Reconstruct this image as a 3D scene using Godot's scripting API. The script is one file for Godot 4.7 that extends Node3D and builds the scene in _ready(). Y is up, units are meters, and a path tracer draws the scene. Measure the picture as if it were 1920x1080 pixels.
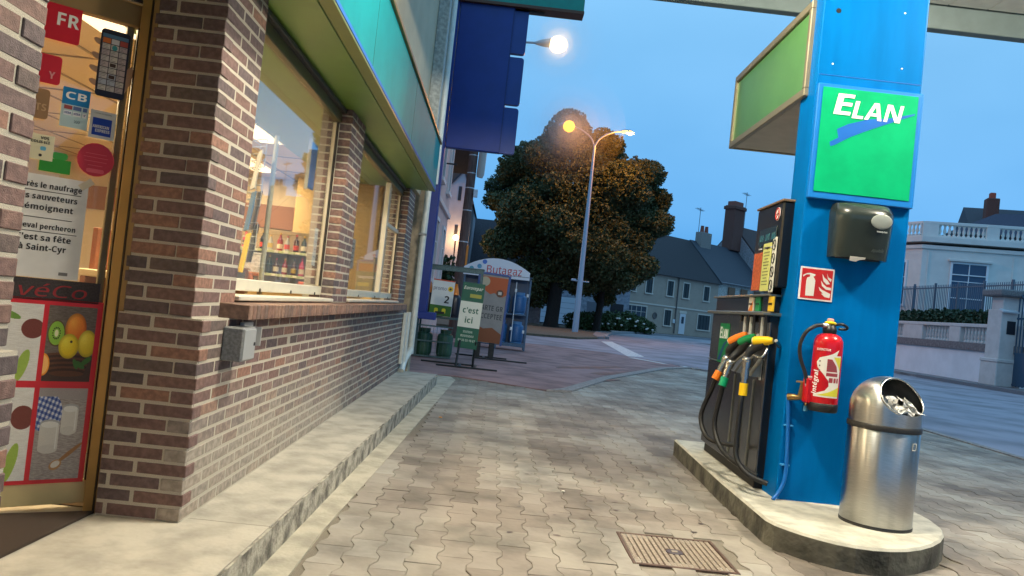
extends Node3D

# ---------------------------------------------------------------- mesh building
class MB:
	var v := PackedVector3Array()
	var n := PackedVector3Array()
	var uv := PackedVector2Array()
	func tri(a: Vector3, b: Vector3, c: Vector3, na = null, nb = null, nc = null, ua := Vector2.ZERO, ub := Vector2.ZERO, uc := Vector2.ZERO) -> void:   # counter-clockwise seen from outside
		var f := (b - a).cross(c - a).normalized()
		v.append_array([a, c, b])
		n.append_array([f if na == null else na, f if nc == null else nc, f if nb == null else nb])
		uv.append_array([ua, uc, ub])
	func quad(a: Vector3, b: Vector3, c: Vector3, d: Vector3, flat_uv := true) -> void:
		tri(a, b, c, null, null, null, Vector2(0, 1), Vector2(1, 1), Vector2(1, 0))
		tri(a, c, d, null, null, null, Vector2(0, 1), Vector2(1, 0), Vector2(0, 0))
	func box(c: Vector3, s: Vector3, b := 0.0, t := Basis()) -> void:   # a box with chamfered edges
		var h := s * 0.5
		b = minf(b, minf(h.x, minf(h.y, h.z)) * 0.9)
		var i := h - Vector3(b, b, b)
		for ax in 3:
			for sg in [-1.0, 1.0]:
				var p := (ax + 1) % 3
				var q := (ax + 2) % 3
				var pts := []
				for e in [[-1, -1], [1, -1], [1, 1], [-1, 1]]:
					var w := Vector3.ZERO
					w[ax] = sg * h[ax]
					w[p] = e[0] * i[p]
					w[q] = e[1] * i[q]
					pts.append(c + t * w)
				if sg < 0:
					pts.reverse()
				quad(pts[0], pts[1], pts[2], pts[3])
		if b <= 0.0:
			return
		for ax in 3:
			var p := (ax + 1) % 3
			var q := (ax + 2) % 3
			for e in [[-1, -1], [1, -1], [1, 1], [-1, 1]]:
				var w := []
				for k in 4:
					var z := Vector3.ZERO
					z[ax] = i[ax] * (-1.0 if k == 0 or k == 3 else 1.0)
					z[p] = e[0] * (h[p] if k < 2 else i[p])
					z[q] = e[1] * (i[q] if k < 2 else h[q])
					w.append(z)
				var out := Vector3.ZERO
				out[p] = e[0]
				out[q] = e[1]
				if (w[1] - w[0]).cross(w[2] - w[0]).dot(out) < 0:
					w.reverse()
				quad(c + t * w[0], c + t * w[1], c + t * w[2], c + t * w[3])
		for sx in [-1.0, 1.0]:
			for sy in [-1.0, 1.0]:
				for sz in [-1.0, 1.0]:
					var s3 := Vector3(sx, sy, sz)
					var a := Vector3(h.x, i.y, i.z) * s3
					var d := Vector3(i.x, h.y, i.z) * s3
					var g := Vector3(i.x, i.y, h.z) * s3
					if (d - a).cross(g - a).dot(s3) < 0:
						tri(c + t * a, c + t * g, c + t * d)
					else:
						tri(c + t * a, c + t * d, c + t * g)
	func ring(c: Vector3, x: Vector3, y: Vector3, r: float, k: int, seg: int) -> Vector3:
		var a := TAU * k / seg
		return c + (x * cos(a) + y * sin(a)) * r
	func tube(pts: Array, rad, seg := 8, cap := true) -> void:
		var m := pts.size()
		var fx := []
		var fy := []
		var last := Vector3.ZERO
		for i in m:
			var d: Vector3 = (pts[mini(i + 1, m - 1)] - pts[maxi(i - 1, 0)]).normalized()
			if i == 0:
				last = d.cross(Vector3.UP if absf(d.y) < 0.9 else Vector3.RIGHT).normalized()
			else:
				last = (last - d * last.dot(d)).normalized()
			fx.append(last)
			fy.append(d.cross(last))
		for i in m - 1:
			var r0: float = rad[i] if rad is Array else rad
			var r1: float = rad[i + 1] if rad is Array else rad
			for k in seg:
				var a0 := ring(Vector3.ZERO, fx[i], fy[i], 1, k, seg)
				var a1 := ring(Vector3.ZERO, fx[i], fy[i], 1, k + 1, seg)
				var b0 := ring(Vector3.ZERO, fx[i + 1], fy[i + 1], 1, k, seg)
				var b1 := ring(Vector3.ZERO, fx[i + 1], fy[i + 1], 1, k + 1, seg)
				tri(pts[i] + a0 * r0, pts[i] + a1 * r0, pts[i + 1] + b1 * r1, a0, a1, b1)
				tri(pts[i] + a0 * r0, pts[i + 1] + b1 * r1, pts[i + 1] + b0 * r1, a0, b1, b0)
		if cap:
			for e in [0, m - 1]:
				var r: float = rad[e] if rad is Array else rad
				for k in seg:
					var p := ring(pts[e], fx[e], fy[e], r, k, seg)
					var q := ring(pts[e], fx[e], fy[e], r, k + 1, seg)
					if e == 0:
						tri(pts[e], q, p)
					else:
						tri(pts[e], p, q)
	func lathe(prof: Array, seg := 24, o := Vector3.ZERO, t := Basis(), smooth := true) -> void:   # profile of (radius, height) from the bottom up, outside on the right
		for i in prof.size() - 1:
			var p: Vector2 = prof[i]
			var q: Vector2 = prof[i + 1]
			var d := (q - p).normalized()
			var n0 := Vector2(d.y, -d.x)
			var n1 := n0
			if smooth:
				if i > 0:
					var e: Vector2 = (p - prof[i - 1]).normalized()
					if e.dot(d) > 0.6:
						n0 = (n0 + Vector2(e.y, -e.x)).normalized()
				if i < prof.size() - 2:
					var e: Vector2 = (prof[i + 2] - q).normalized()
					if e.dot(d) > 0.6:
						n1 = (n1 + Vector2(e.y, -e.x)).normalized()
			for k in seg:
				var a := TAU * k / seg
				var b := TAU * (k + 1) / seg
				var ca := Vector3(cos(a), 0, -sin(a))
				var cb := Vector3(cos(b), 0, -sin(b))
				var up := Vector3.UP
				var A := o + t * (ca * p.x + up * p.y)
				var B := o + t * (cb * p.x + up * p.y)
				var C := o + t * (cb * q.x + up * q.y)
				var D := o + t * (ca * q.x + up * q.y)
				var na := t * (ca * n0.x + up * n0.y)
				var nb := t * (cb * n0.x + up * n0.y)
				var nc := t * (cb * n1.x + up * n1.y)
				var nd := t * (ca * n1.x + up * n1.y)
				if p.x > 0.0001:
					tri(A, B, C, na, nb, nc, Vector2(float(k) / seg, p.y), Vector2(float(k + 1) / seg, p.y), Vector2(float(k + 1) / seg, q.y))
				if q.x > 0.0001:
					tri(A, C, D, na, nc, nd, Vector2(float(k) / seg, p.y), Vector2(float(k + 1) / seg, q.y), Vector2(float(k) / seg, q.y))
	func prism(poly: PackedVector2Array, z0: float, z1: float, t := Transform3D(), uvbox := Rect2()) -> void:   # polygon in x, y; from z0 (back) to z1 (front)
		if Geometry2D.is_polygon_clockwise(poly):
			poly.reverse()
		var ix := Geometry2D.triangulate_polygon(poly)
		for k in range(0, ix.size(), 3):
			var a := poly[ix[k]]
			var b := poly[ix[k + 1]]
			var c := poly[ix[k + 2]]
			if (b - a).cross(c - a) < 0:
				var s := b
				b = c
				c = s
			var u := [Vector2.ZERO, Vector2.ZERO, Vector2.ZERO]
			if uvbox.size.x > 0:
				var j := 0
				for p in [a, b, c]:
					u[j] = Vector2((p.x - uvbox.position.x) / uvbox.size.x, 1.0 - (p.y - uvbox.position.y) / uvbox.size.y)
					j += 1
			tri(t * Vector3(a.x, a.y, z1), t * Vector3(b.x, b.y, z1), t * Vector3(c.x, c.y, z1), null, null, null, u[0], u[1], u[2])
			if z1 - z0 > 0.00001:
				tri(t * Vector3(c.x, c.y, z0), t * Vector3(b.x, b.y, z0), t * Vector3(a.x, a.y, z0))
		if z1 - z0 > 0.00001:
			for k in poly.size():
				var a := poly[k]
				var b := poly[(k + 1) % poly.size()]
				quad(t * Vector3(a.x, a.y, z0), t * Vector3(b.x, b.y, z0), t * Vector3(b.x, b.y, z1), t * Vector3(a.x, a.y, z1))
	func ball(c: Vector3, r: Vector3, seg := 12, rows := 8, t := Basis()) -> void:
		for i in rows:
			for k in seg:
				var p := []
				for e in [[i, k], [i, k + 1], [i + 1, k + 1], [i + 1, k]]:
					var la: float = -PI / 2 + PI * e[0] / rows
					var lo: float = TAU * e[1] / seg
					p.append(Vector3(cos(la) * cos(lo), sin(la), -cos(la) * sin(lo)))
				var w := []
				var m := []
				for q in p:
					w.append(c + t * (q * r))
					m.append((t * (q / r)).normalized())
				if i > 0:
					tri(w[0], w[1], w[2], m[0], m[1], m[2])
				if i < rows - 1:
					tri(w[0], w[2], w[3], m[0], m[2], m[3])
	func mesh() -> ArrayMesh:
		var a := []
		a.resize(Mesh.ARRAY_MAX)
		a[Mesh.ARRAY_VERTEX] = v
		a[Mesh.ARRAY_NORMAL] = n
		a[Mesh.ARRAY_TEX_UV] = uv
		var m := ArrayMesh.new()
		m.add_surface_from_arrays(Mesh.PRIMITIVE_TRIANGLES, a)
		return m

var rng := RandomNumberGenerator.new()
var mats := {}
var texs := {}
var taken := {}
var boxes := {}
var cam_t := Transform3D()
const FPX := 1467.2

func V(x: float, y: float, z: float) -> Vector3:
	return Vector3(x, y, z)
func rgb(r: float, g: float, b: float) -> Color:
	return Color(r / 255.0, g / 255.0, b / 255.0)
func numbered(s: String) -> String:
	taken[s] = taken.get(s, -1) + 1
	return s if taken[s] == 0 else "%s_%03d" % [s, taken[s]]
func thing(called: String, label: String, category: String, at := Vector3.ZERO, turn := 0.0, group := "") -> Node3D:
	var o := Node3D.new()
	o.name = numbered(called)
	add_child(o)
	o.position = at
	o.rotation_degrees.y = turn
	tag(o, label, category, group)
	return o
func tag(o: Node, label: String, category: String, group := "") -> void:
	o.set_meta("label", label)
	o.set_meta("category", category)
	if group:
		o.set_meta("group", group)
func put(called: String, m, mt: Material, parent: Node = null, at := Vector3.ZERO, b := Basis()) -> MeshInstance3D:
	var o := MeshInstance3D.new()
	o.mesh = m.mesh() if m is MB else m
	o.material_override = mt
	if parent == null:
		o.name = numbered(called)
		add_child(o)
	else:
		var k := 0
		var s := called
		while parent.has_node(s):
			k += 1
			s = "%s_%03d" % [called, k]
		o.name = s
		parent.add_child(o)
	o.transform = Transform3D(b, at)
	return o
func quick(called: String, m, mt: Material, parent: Node, at: Vector3, b: Basis, k: int) -> void:   # as put, for the many pieces of one parent
	var o := MeshInstance3D.new()
	o.mesh = m
	o.material_override = mt
	o.name = called if k == 0 else "%s_%03d" % [called, k]
	o.transform = Transform3D(b, at)
	parent.add_child(o)
func setting(called: String, m, mt: Material) -> MeshInstance3D:
	var o := put(called, m, mt)
	o.set_meta("kind", "structure")
	return o
func bx(called: String, c: Vector3, s: Vector3, mt: Material, parent: Node = null, bevel := 0.004, b := Basis()) -> MeshInstance3D:
	return put(called, rbox(s, bevel), mt, parent, c, b)
func rbox(s: Vector3, bevel := 0.004) -> ArrayMesh:
	var key := "%.4f %.4f %.4f %.4f" % [s.x, s.y, s.z, bevel]
	if not boxes.has(key):
		var m := MB.new()
		m.box(Vector3.ZERO, s, bevel)
		boxes[key] = m.mesh()
	return boxes[key]
func tb(called: String, pts: Array, r, mt: Material, parent: Node = null, seg := 10) -> MeshInstance3D:
	var m := MB.new()
	m.tube(pts, r, seg)
	return put(called, m, mt, parent)
func curve(pts: Array, per := 6) -> Array:
	var out := []
	for i in pts.size() - 1:
		var a: Vector3 = pts[maxi(i - 1, 0)]
		var b: Vector3 = pts[i]
		var c: Vector3 = pts[i + 1]
		var d: Vector3 = pts[mini(i + 2, pts.size() - 1)]
		for k in per:
			out.append(b.cubic_interpolate(c, a, d, float(k) / per))
	out.append(pts[-1])
	return out
func poly(list: Array) -> PackedVector2Array:
	var p := PackedVector2Array()
	for i in range(0, list.size(), 2):
		p.append(Vector2(list[i], list[i + 1]))
	return p
func slab(p: Array, y0: float, y1: float) -> MB:   # a horizontal sheet or slab from x, z pairs
	var m := MB.new()
	var q := PackedVector2Array()
	for i in range(0, p.size(), 2):
		q.append(Vector2(p[i], -p[i + 1]))
	m.prism(q, y0, y1, Transform3D(Basis(Vector3.RIGHT, -PI / 2), Vector3.ZERO))
	return m

# ---------------------------------------------------------------- materials
func noise(key: String, freq: float, oct: int, lo: float, hi: float, size := 512, bias := 0.5, normal := false) -> NoiseTexture2D:
	if texs.has(key):
		return texs[key]
	var f := FastNoiseLite.new()
	f.seed = key.hash() % 10000
	f.noise_type = FastNoiseLite.TYPE_SIMPLEX_SMOOTH
	f.frequency = freq
	f.fractal_octaves = oct
	f.fractal_gain = 0.55
	var t := NoiseTexture2D.new()
	t.width = size
	t.height = size
	t.seamless = true
	t.noise = f
	var g := Gradient.new()
	g.offsets = PackedFloat32Array([0.0, bias - 0.22, bias + 0.22, 1.0])
	g.colors = PackedColorArray([Color(lo, lo, lo), Color(lo, lo, lo).lerp(Color(hi, hi, hi), 0.25), Color(hi, hi, hi).lerp(Color(lo, lo, lo), 0.15), Color(hi, hi, hi)])
	t.color_ramp = g
	texs[key] = t
	return t
func tex(key: String) -> Texture2D:
	match key:
		"grain": return noise("grain", 0.06, 4, 0.74, 1.0)
		"soft": return noise("soft", 0.008, 4, 0.93, 1.0)
		"dirt": return noise("dirt", 0.012, 6, 0.74, 1.0, 1024)
		"stain": return noise("stain", 0.006, 6, 0.64, 1.0, 1024, 0.42)
		"worn": return noise("worn", 0.007, 6, 0.76, 1.0, 1024, 0.42)
		"speck": return noise("speck", 0.16, 3, 0.66, 1.0)
		"peel": return noise("peel", 0.006, 7, 0.30, 1.0, 1024, 0.40)
		"bump": return noise("bump", 0.05, 5, 0.0, 1.0)
		"fine": return noise("fine", 0.14, 3, 0.0, 1.0)
	return null
func mat(c: Color, rough := 0.8, metal := 0.0, t := "", scale := Vector3.ONE, bump := "", cm := 0.0, world := false) -> StandardMaterial3D:
	var key := "%s %.2f %.2f %s %s %s %.2f %s" % [c.to_html(), rough, metal, t, scale, bump, cm, world]
	if mats.has(key):
		return mats[key]
	var m := StandardMaterial3D.new()
	m.albedo_color = c
	m.roughness = rough
	m.metallic = metal
	m.cull_mode = BaseMaterial3D.CULL_DISABLED
	if t or bump:
		m.uv1_triplanar = true
		m.uv1_world_triplanar = world
		m.uv1_scale = scale
	if t:
		m.albedo_texture = tex(t)
	if bump:
		m.heightmap_enabled = true
		m.heightmap_texture = tex(bump)
		m.heightmap_scale = cm
	mats[key] = m
	return m
func glow(c: Color, e: float) -> StandardMaterial3D:
	var m := StandardMaterial3D.new()
	m.albedo_color = c
	m.emission_enabled = true
	m.emission = c
	m.emission_energy_multiplier = e
	return m
func glass(a := 0.05, tint := Color(0.8, 0.85, 0.83)) -> StandardMaterial3D:
	var key := "glass %.2f %s" % [a, tint.to_html()]
	if mats.has(key):
		return mats[key]
	var m := StandardMaterial3D.new()
	m.transparency = BaseMaterial3D.TRANSPARENCY_ALPHA
	m.albedo_color = Color(tint.r, tint.g, tint.b, a)
	m.roughness = 0.02
	m.cull_mode = BaseMaterial3D.CULL_DISABLED
	mats[key] = m
	return m
func printed(im: Image, rough := 0.5) -> StandardMaterial3D:
	var m := StandardMaterial3D.new()
	m.albedo_texture = ImageTexture.create_from_image(im)
	m.texture_repeat = false
	m.roughness = rough
	m.cull_mode = BaseMaterial3D.CULL_DISABLED
	return m
func text(called: String, s: String, h: float, mt: Material, parent: Node, at: Vector3, b := Basis(), fit := 0.0, slant := 0.0, bold := true, deep := 0.0015, serif := false, left := false) -> MeshInstance3D:   # h is the height of a capital
	var t := TextMesh.new()
	var f := SystemFont.new()
	f.font_names = PackedStringArray(["Droid Serif" if serif else "Droid Sans"])
	f.font_weight = 700 if bold else 400
	t.font = f
	t.text = s
	t.font_size = 48
	t.pixel_size = h / (48 * 0.715)
	t.depth = deep
	t.curve_step = 3.0
	var a := t.get_mesh_arrays()
	var p: PackedVector3Array = a[Mesh.ARRAY_VERTEX]
	var lo := 1e9
	var hi := -1e9
	for q in p:
		lo = minf(lo, q.x)
		hi = maxf(hi, q.x)
	var k := fit / (hi - lo) if fit > 0.0 else 1.0
	var mid := lo if left else (lo + hi) / 2
	for i in p.size():
		p[i].x = (p[i].x - mid) * k + p[i].y * slant
	a[Mesh.ARRAY_VERTEX] = p
	var m := ArrayMesh.new()
	m.add_surface_from_arrays(Mesh.PRIMITIVE_TRIANGLES, a)
	return put(called, m, mt, parent, at, b)

func seen_px(p: Vector3) -> Vector3:   # pixel of the 1920 x 1080 photograph and depth
	var c := cam_t.affine_inverse() * p
	return V(960 + FPX * c.x / -c.z, 540 - FPX * c.y / -c.z, -c.z)

func _ready() -> void:
	rng.seed = 7
	# camera
	var cam := Camera3D.new()
	cam.name = "camera"
	cam.transform = Transform3D(Basis(V(0.99399, 0.1073, 0.0215), V(-0.10775, 0.99396, 0.02067), V(-0.01915, -0.02286, 0.99956)).orthonormalized(), V(0, 1.27, 0))
	cam.fov = rad_to_deg(2 * atan(540.0 / FPX))
	cam.near = 0.05
	cam.far = 1500.0
	add_child(cam)
	cam.current = true
	cam_t = cam.transform
	# dusk sky with thin high cloud
	var sm := ProceduralSkyMaterial.new()
	sm.sky_top_color = rgb(146, 210, 255)
	sm.sky_horizon_color = rgb(52, 150, 228)
	sm.sky_curve = 0.2
	sm.ground_bottom_color = rgb(30, 40, 60)
	sm.ground_horizon_color = rgb(70, 110, 165)
	sm.sun_angle_max = 1.0
	var cover := Image.create(1024, 512, false, Image.FORMAT_RGBA8)
	var cn := FastNoiseLite.new()
	cn.seed = 4
	cn.frequency = 1.0
	cn.fractal_octaves = 5
	for y in 512:
		for x in 1024:
			var la := PI * (0.5 - (y + 0.5) / 512)
			var lo := TAU * x / 1024
			var d := V(cos(la) * cos(lo), sin(la) * 2.2, cos(la) * sin(lo)) * 1.4
			var w := clampf(cn.get_noise_3dv(d) * 1.1 + 0.40, 0, 1)
			cover.set_pixel(x, y, Color(0.75, 0.9, 1.0, w * 0.13 if la > 0 else 0.0))
	sm.sky_cover = ImageTexture.create_from_image(cover)
	var sky := Sky.new()
	sky.sky_material = sm
	var env := Environment.new()
	env.background_mode = Environment.BG_SKY
	env.sky = sky
	env.tonemap_mode = Environment.TONE_MAPPER_LINEAR
	env.tonemap_exposure = 1.0
	env.background_energy_multiplier = 1.0
	env.sdfgi_enabled = true
	env.ssao_enabled = true
	env.ssil_enabled = true
	env.volumetric_fog_enabled = true
	env.volumetric_fog_density = 0.0
	var we := WorldEnvironment.new()
	we.name = "world"
	we.environment = env
	add_child(we)
	# what is left of the sun: a wide faint afterglow
	var sun := DirectionalLight3D.new()
	sun.name = "afterglow"
	sun.light_color = rgb(200, 205, 235)
	sun.light_energy = 0.03
	sun.light_angular_distance = 40.0
	sun.shadow_enabled = true
	sun.sky_mode = DirectionalLight3D.SKY_MODE_LIGHT_ONLY
	sun.rotation_degrees = V(-35, 150, 0)
	add_child(sun)
	ground()
	forecourt()
	shop()
	door()
	shop_inside()
	canopy()
	island()
	pump()
	column_things()
	totem()
	stands()
	far_left()
	far_right()
	opposite()
	trees()
	street_lamps()

func area_light(called: String, at: Vector3, size: Vector2, c: Color, e: float, parent: Node) -> void:
	var l := AreaLight3D.new()
	l.name = called
	l.area_size = size
	l.light_color = c
	l.light_energy = e
	l.area_attenuation = 2.0
	l.area_range = 40.0
	l.shadow_enabled = true
	parent.add_child(l)
	l.position = at
	l.rotation_degrees.x = -90
func spot(called: String, at: Vector3, c: Color, e: float, size: float, parent: Node, angle := 84.0) -> void:
	var l := SpotLight3D.new()
	l.name = called
	l.light_color = c
	l.light_energy = e
	l.light_size = size
	l.spot_angle = angle
	l.spot_angle_attenuation = 0.12
	l.spot_range = 60.0
	l.spot_attenuation = 2.0
	l.shadow_enabled = true
	parent.add_child(l)
	l.position = at
	l.rotation_degrees.x = -90
func omni(called: String, at: Vector3, c: Color, e: float, size: float, parent: Node) -> void:
	var l := OmniLight3D.new()
	l.name = called
	l.light_color = c
	l.light_energy = e
	l.light_size = size
	l.omni_range = 60.0
	l.omni_attenuation = 2.0
	l.shadow_enabled = true
	parent.add_child(l)
	l.position = at

# ---------------------------------------------------------------- ground, road, forecourt
func ground() -> void:
	setting("ground", slab([-300, 60, 300, 60, 300, -700, -300, -700], -0.06, -0.03), mat(rgb(120, 118, 112), 0.95, 0, "dirt", V(0.12, 0.12, 0.12), "bump", 0.4, true))
	var asphalt := mat(rgb(152, 148, 160), 0.72, 0, "stain", V(0.07, 0.07, 0.07), "fine", 0.25, true)
	setting("road", slab([-60, -27, -20, -27.5, 1.3, -28.3, 4.0, -27.6, 5.25, -25.6, 6.1, -23.4, 6.95, -20, 7.0, 40, 20.5, 40, 20.5, -28, 20.0, -36, 19.0, -50, 15, -58, 60, -100, 200, -180, 200, -320, -60, -50], -0.03, -0.002), asphalt)
	var red := mat(rgb(164, 126, 124), 0.85, 0, "stain", V(0.16, 0.16, 0.16), "fine", 0.25, true)
	setting("red_pavement", slab([-30, -12.9, -1.3, -12.9, -0.55, -13.15, 0.95, -12.4, 1.3, -12.75, 2.45, -16.1, 4.75, -21.5, 5.85, -23.25, 5.2, -25.4, 3.95, -27.4, 1.3, -28.1, -20, -27.3, -30, -27.0], -0.02, 0.006), red)
	var tar := mat(rgb(60, 50, 54), 0.6, 0, "grain")
	for q in [[2.2, -16.9, 3.4, -18.6, 3.55, -18.5, 2.4, -16.8], [1.55, -17.4, 2.3, -18.3, 3.5, -20.1, 3.3, -20.05, 2.1, -18.5, 1.5, -17.6], [2.1, -14.9, 2.7, -15.9, 2.5, -15.95, 2.05, -15.1]]:
		setting("tar_patch", slab(q, 0.004, 0.010), tar)
	var kerb := mat(rgb(165, 155, 150), 0.85, 0, "dirt", V(0.8, 0.8, 0.8), "bump", 0.3, true)
	setting("kerb_strip", slab([0.95, -12.33, 1.38, -12.6, 2.55, -16.05, 4.85, -21.4, 5.95, -23.15, 6.9, -22.2, 7.0, -20, 7.14, -20, 7.05, -22.4, 5.98, -23.45, 4.70, -21.6, 2.38, -16.18, 1.24, -12.82], -0.02, 0.022), kerb)
	setting("kerb_strip", slab([6.98, 20, 7.12, 20, 7.14, -20, 7.0, -20], -0.02, 0.018), kerb)
	var paint := mat(rgb(226, 226, 226), 0.6, 0, "dirt", V(0.6, 0.6, 0.6), "", 0, true)
	setting("road_marking", slab([5.43, -38.8, 6.15, -40.0, 5.36, -27.2, 4.62, -26.3], -0.001, 0.003), paint)
	setting("road_marking", slab([4.5, -25.5, 4.75, -25.7, 5.5, -24.0, 5.3, -23.9], 0.007, 0.011), paint)
	setting("road_marking", slab([5.75, -23.6, 5.95, -23.75, 6.2, -23.1, 6.05, -23.0], 0.0, 0.012), paint)
	# the verge with the trees and the pavement in front of the houses
	var soil := mat(rgb(112, 96, 78), 0.95, 0, "dirt", V(0.35, 0.35, 0.35), "bump", 1.5, true)
	setting("verge", slab([-40, -36.5, 1.2, -36, 4.1, -37.8, 5.6, -41.5, 5.9, -46, 7.4, -56, 10, -66, -40, -66], -0.03, 0.10), soil)
	setting("path", slab([5.6, -41.5, 6.3, -43.5, 6.7, -47, 8.6, -57, 12.5, -70, 22, -79, 40, -93, 60, -110, 40, -110, 5, -80, 10, -66, 7.4, -56, 5.9, -46], -0.03, 0.13), mat(rgb(150, 138, 138), 0.85, 0, "stain", V(0.1, 0.1, 0.1), "", 0, true))
	setting("kerb", slab([6.3, -43.5, 6.5, -43.4, 6.9, -47, 8.8, -56.9, 12.7, -69.8, 22.2, -78.7, 40, -92.6, 40, -93, 22, -79, 12.5, -70, 8.6, -57, 6.7, -47], -0.03, 0.15), mat(rgb(150, 150, 155), 0.8, 0, "grain"))
	# pavement by the villa
	setting("pavement", slab([20.3, 40, 40, 40, 40, -60, 21, -60, 20.0, -36, 20.3, -28], -0.03, 0.11), mat(rgb(140, 138, 142), 0.85, 0, "stain", V(0.2, 0.2, 0.2), "", 0, true))
	setting("kerb", slab([20.08, 40, 20.3, 40, 20.3, -28, 20.0, -36, 19.8, -36, 20.08, -28], -0.03, 0.14), mat(rgb(128, 128, 134), 0.8, 0, "grain"))

func paver_mesh(w: float, l: float, a: float) -> ArrayMesh:
	var top := PackedVector2Array()
	var g := 0.0011
	for s in [1.0, -1.0]:
		for e in [[-0.5, 1], [-0.36, 1], [-0.14, -1], [0.14, -1], [0.36, 1], [0.5, 1]]:
			var t: float = e[0] * s
			var yy := t * l
			if absf(t) > 0.49:
				yy -= signf(t) * 0.0008
			top.append(Vector2((w / 2 + a * e[1] - g) * s, yy))
	var m := MB.new()
	var bev := 0.0028
	var inner := PackedVector2Array()
	for p in top:
		inner.append(p - Vector2(signf(p.x) * bev, signf(p.y) * 0.0015 if absf(p.y) > l * 0.48 else 0.0))
	var xf := Transform3D(Basis(Vector3.RIGHT, -PI / 2), Vector3.ZERO)
	m.prism(inner, 0.0, 0.0, xf)
	for k in top.size():
		var j := (k + 1) % top.size()
		var a0 := xf * V(inner[k].x, inner[k].y, 0)
		var a1 := xf * V(inner[j].x, inner[j].y, 0)
		var b0 := xf * V(top[k].x, top[k].y, -bev)
		var b1 := xf * V(top[j].x, top[j].y, -bev)
		m.quad(b0, b1, a1, a0)
		m.quad(b0 + V(0, -0.03, 0), b1 + V(0, -0.03, 0), b1, b0)
	return m.mesh()

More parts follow.
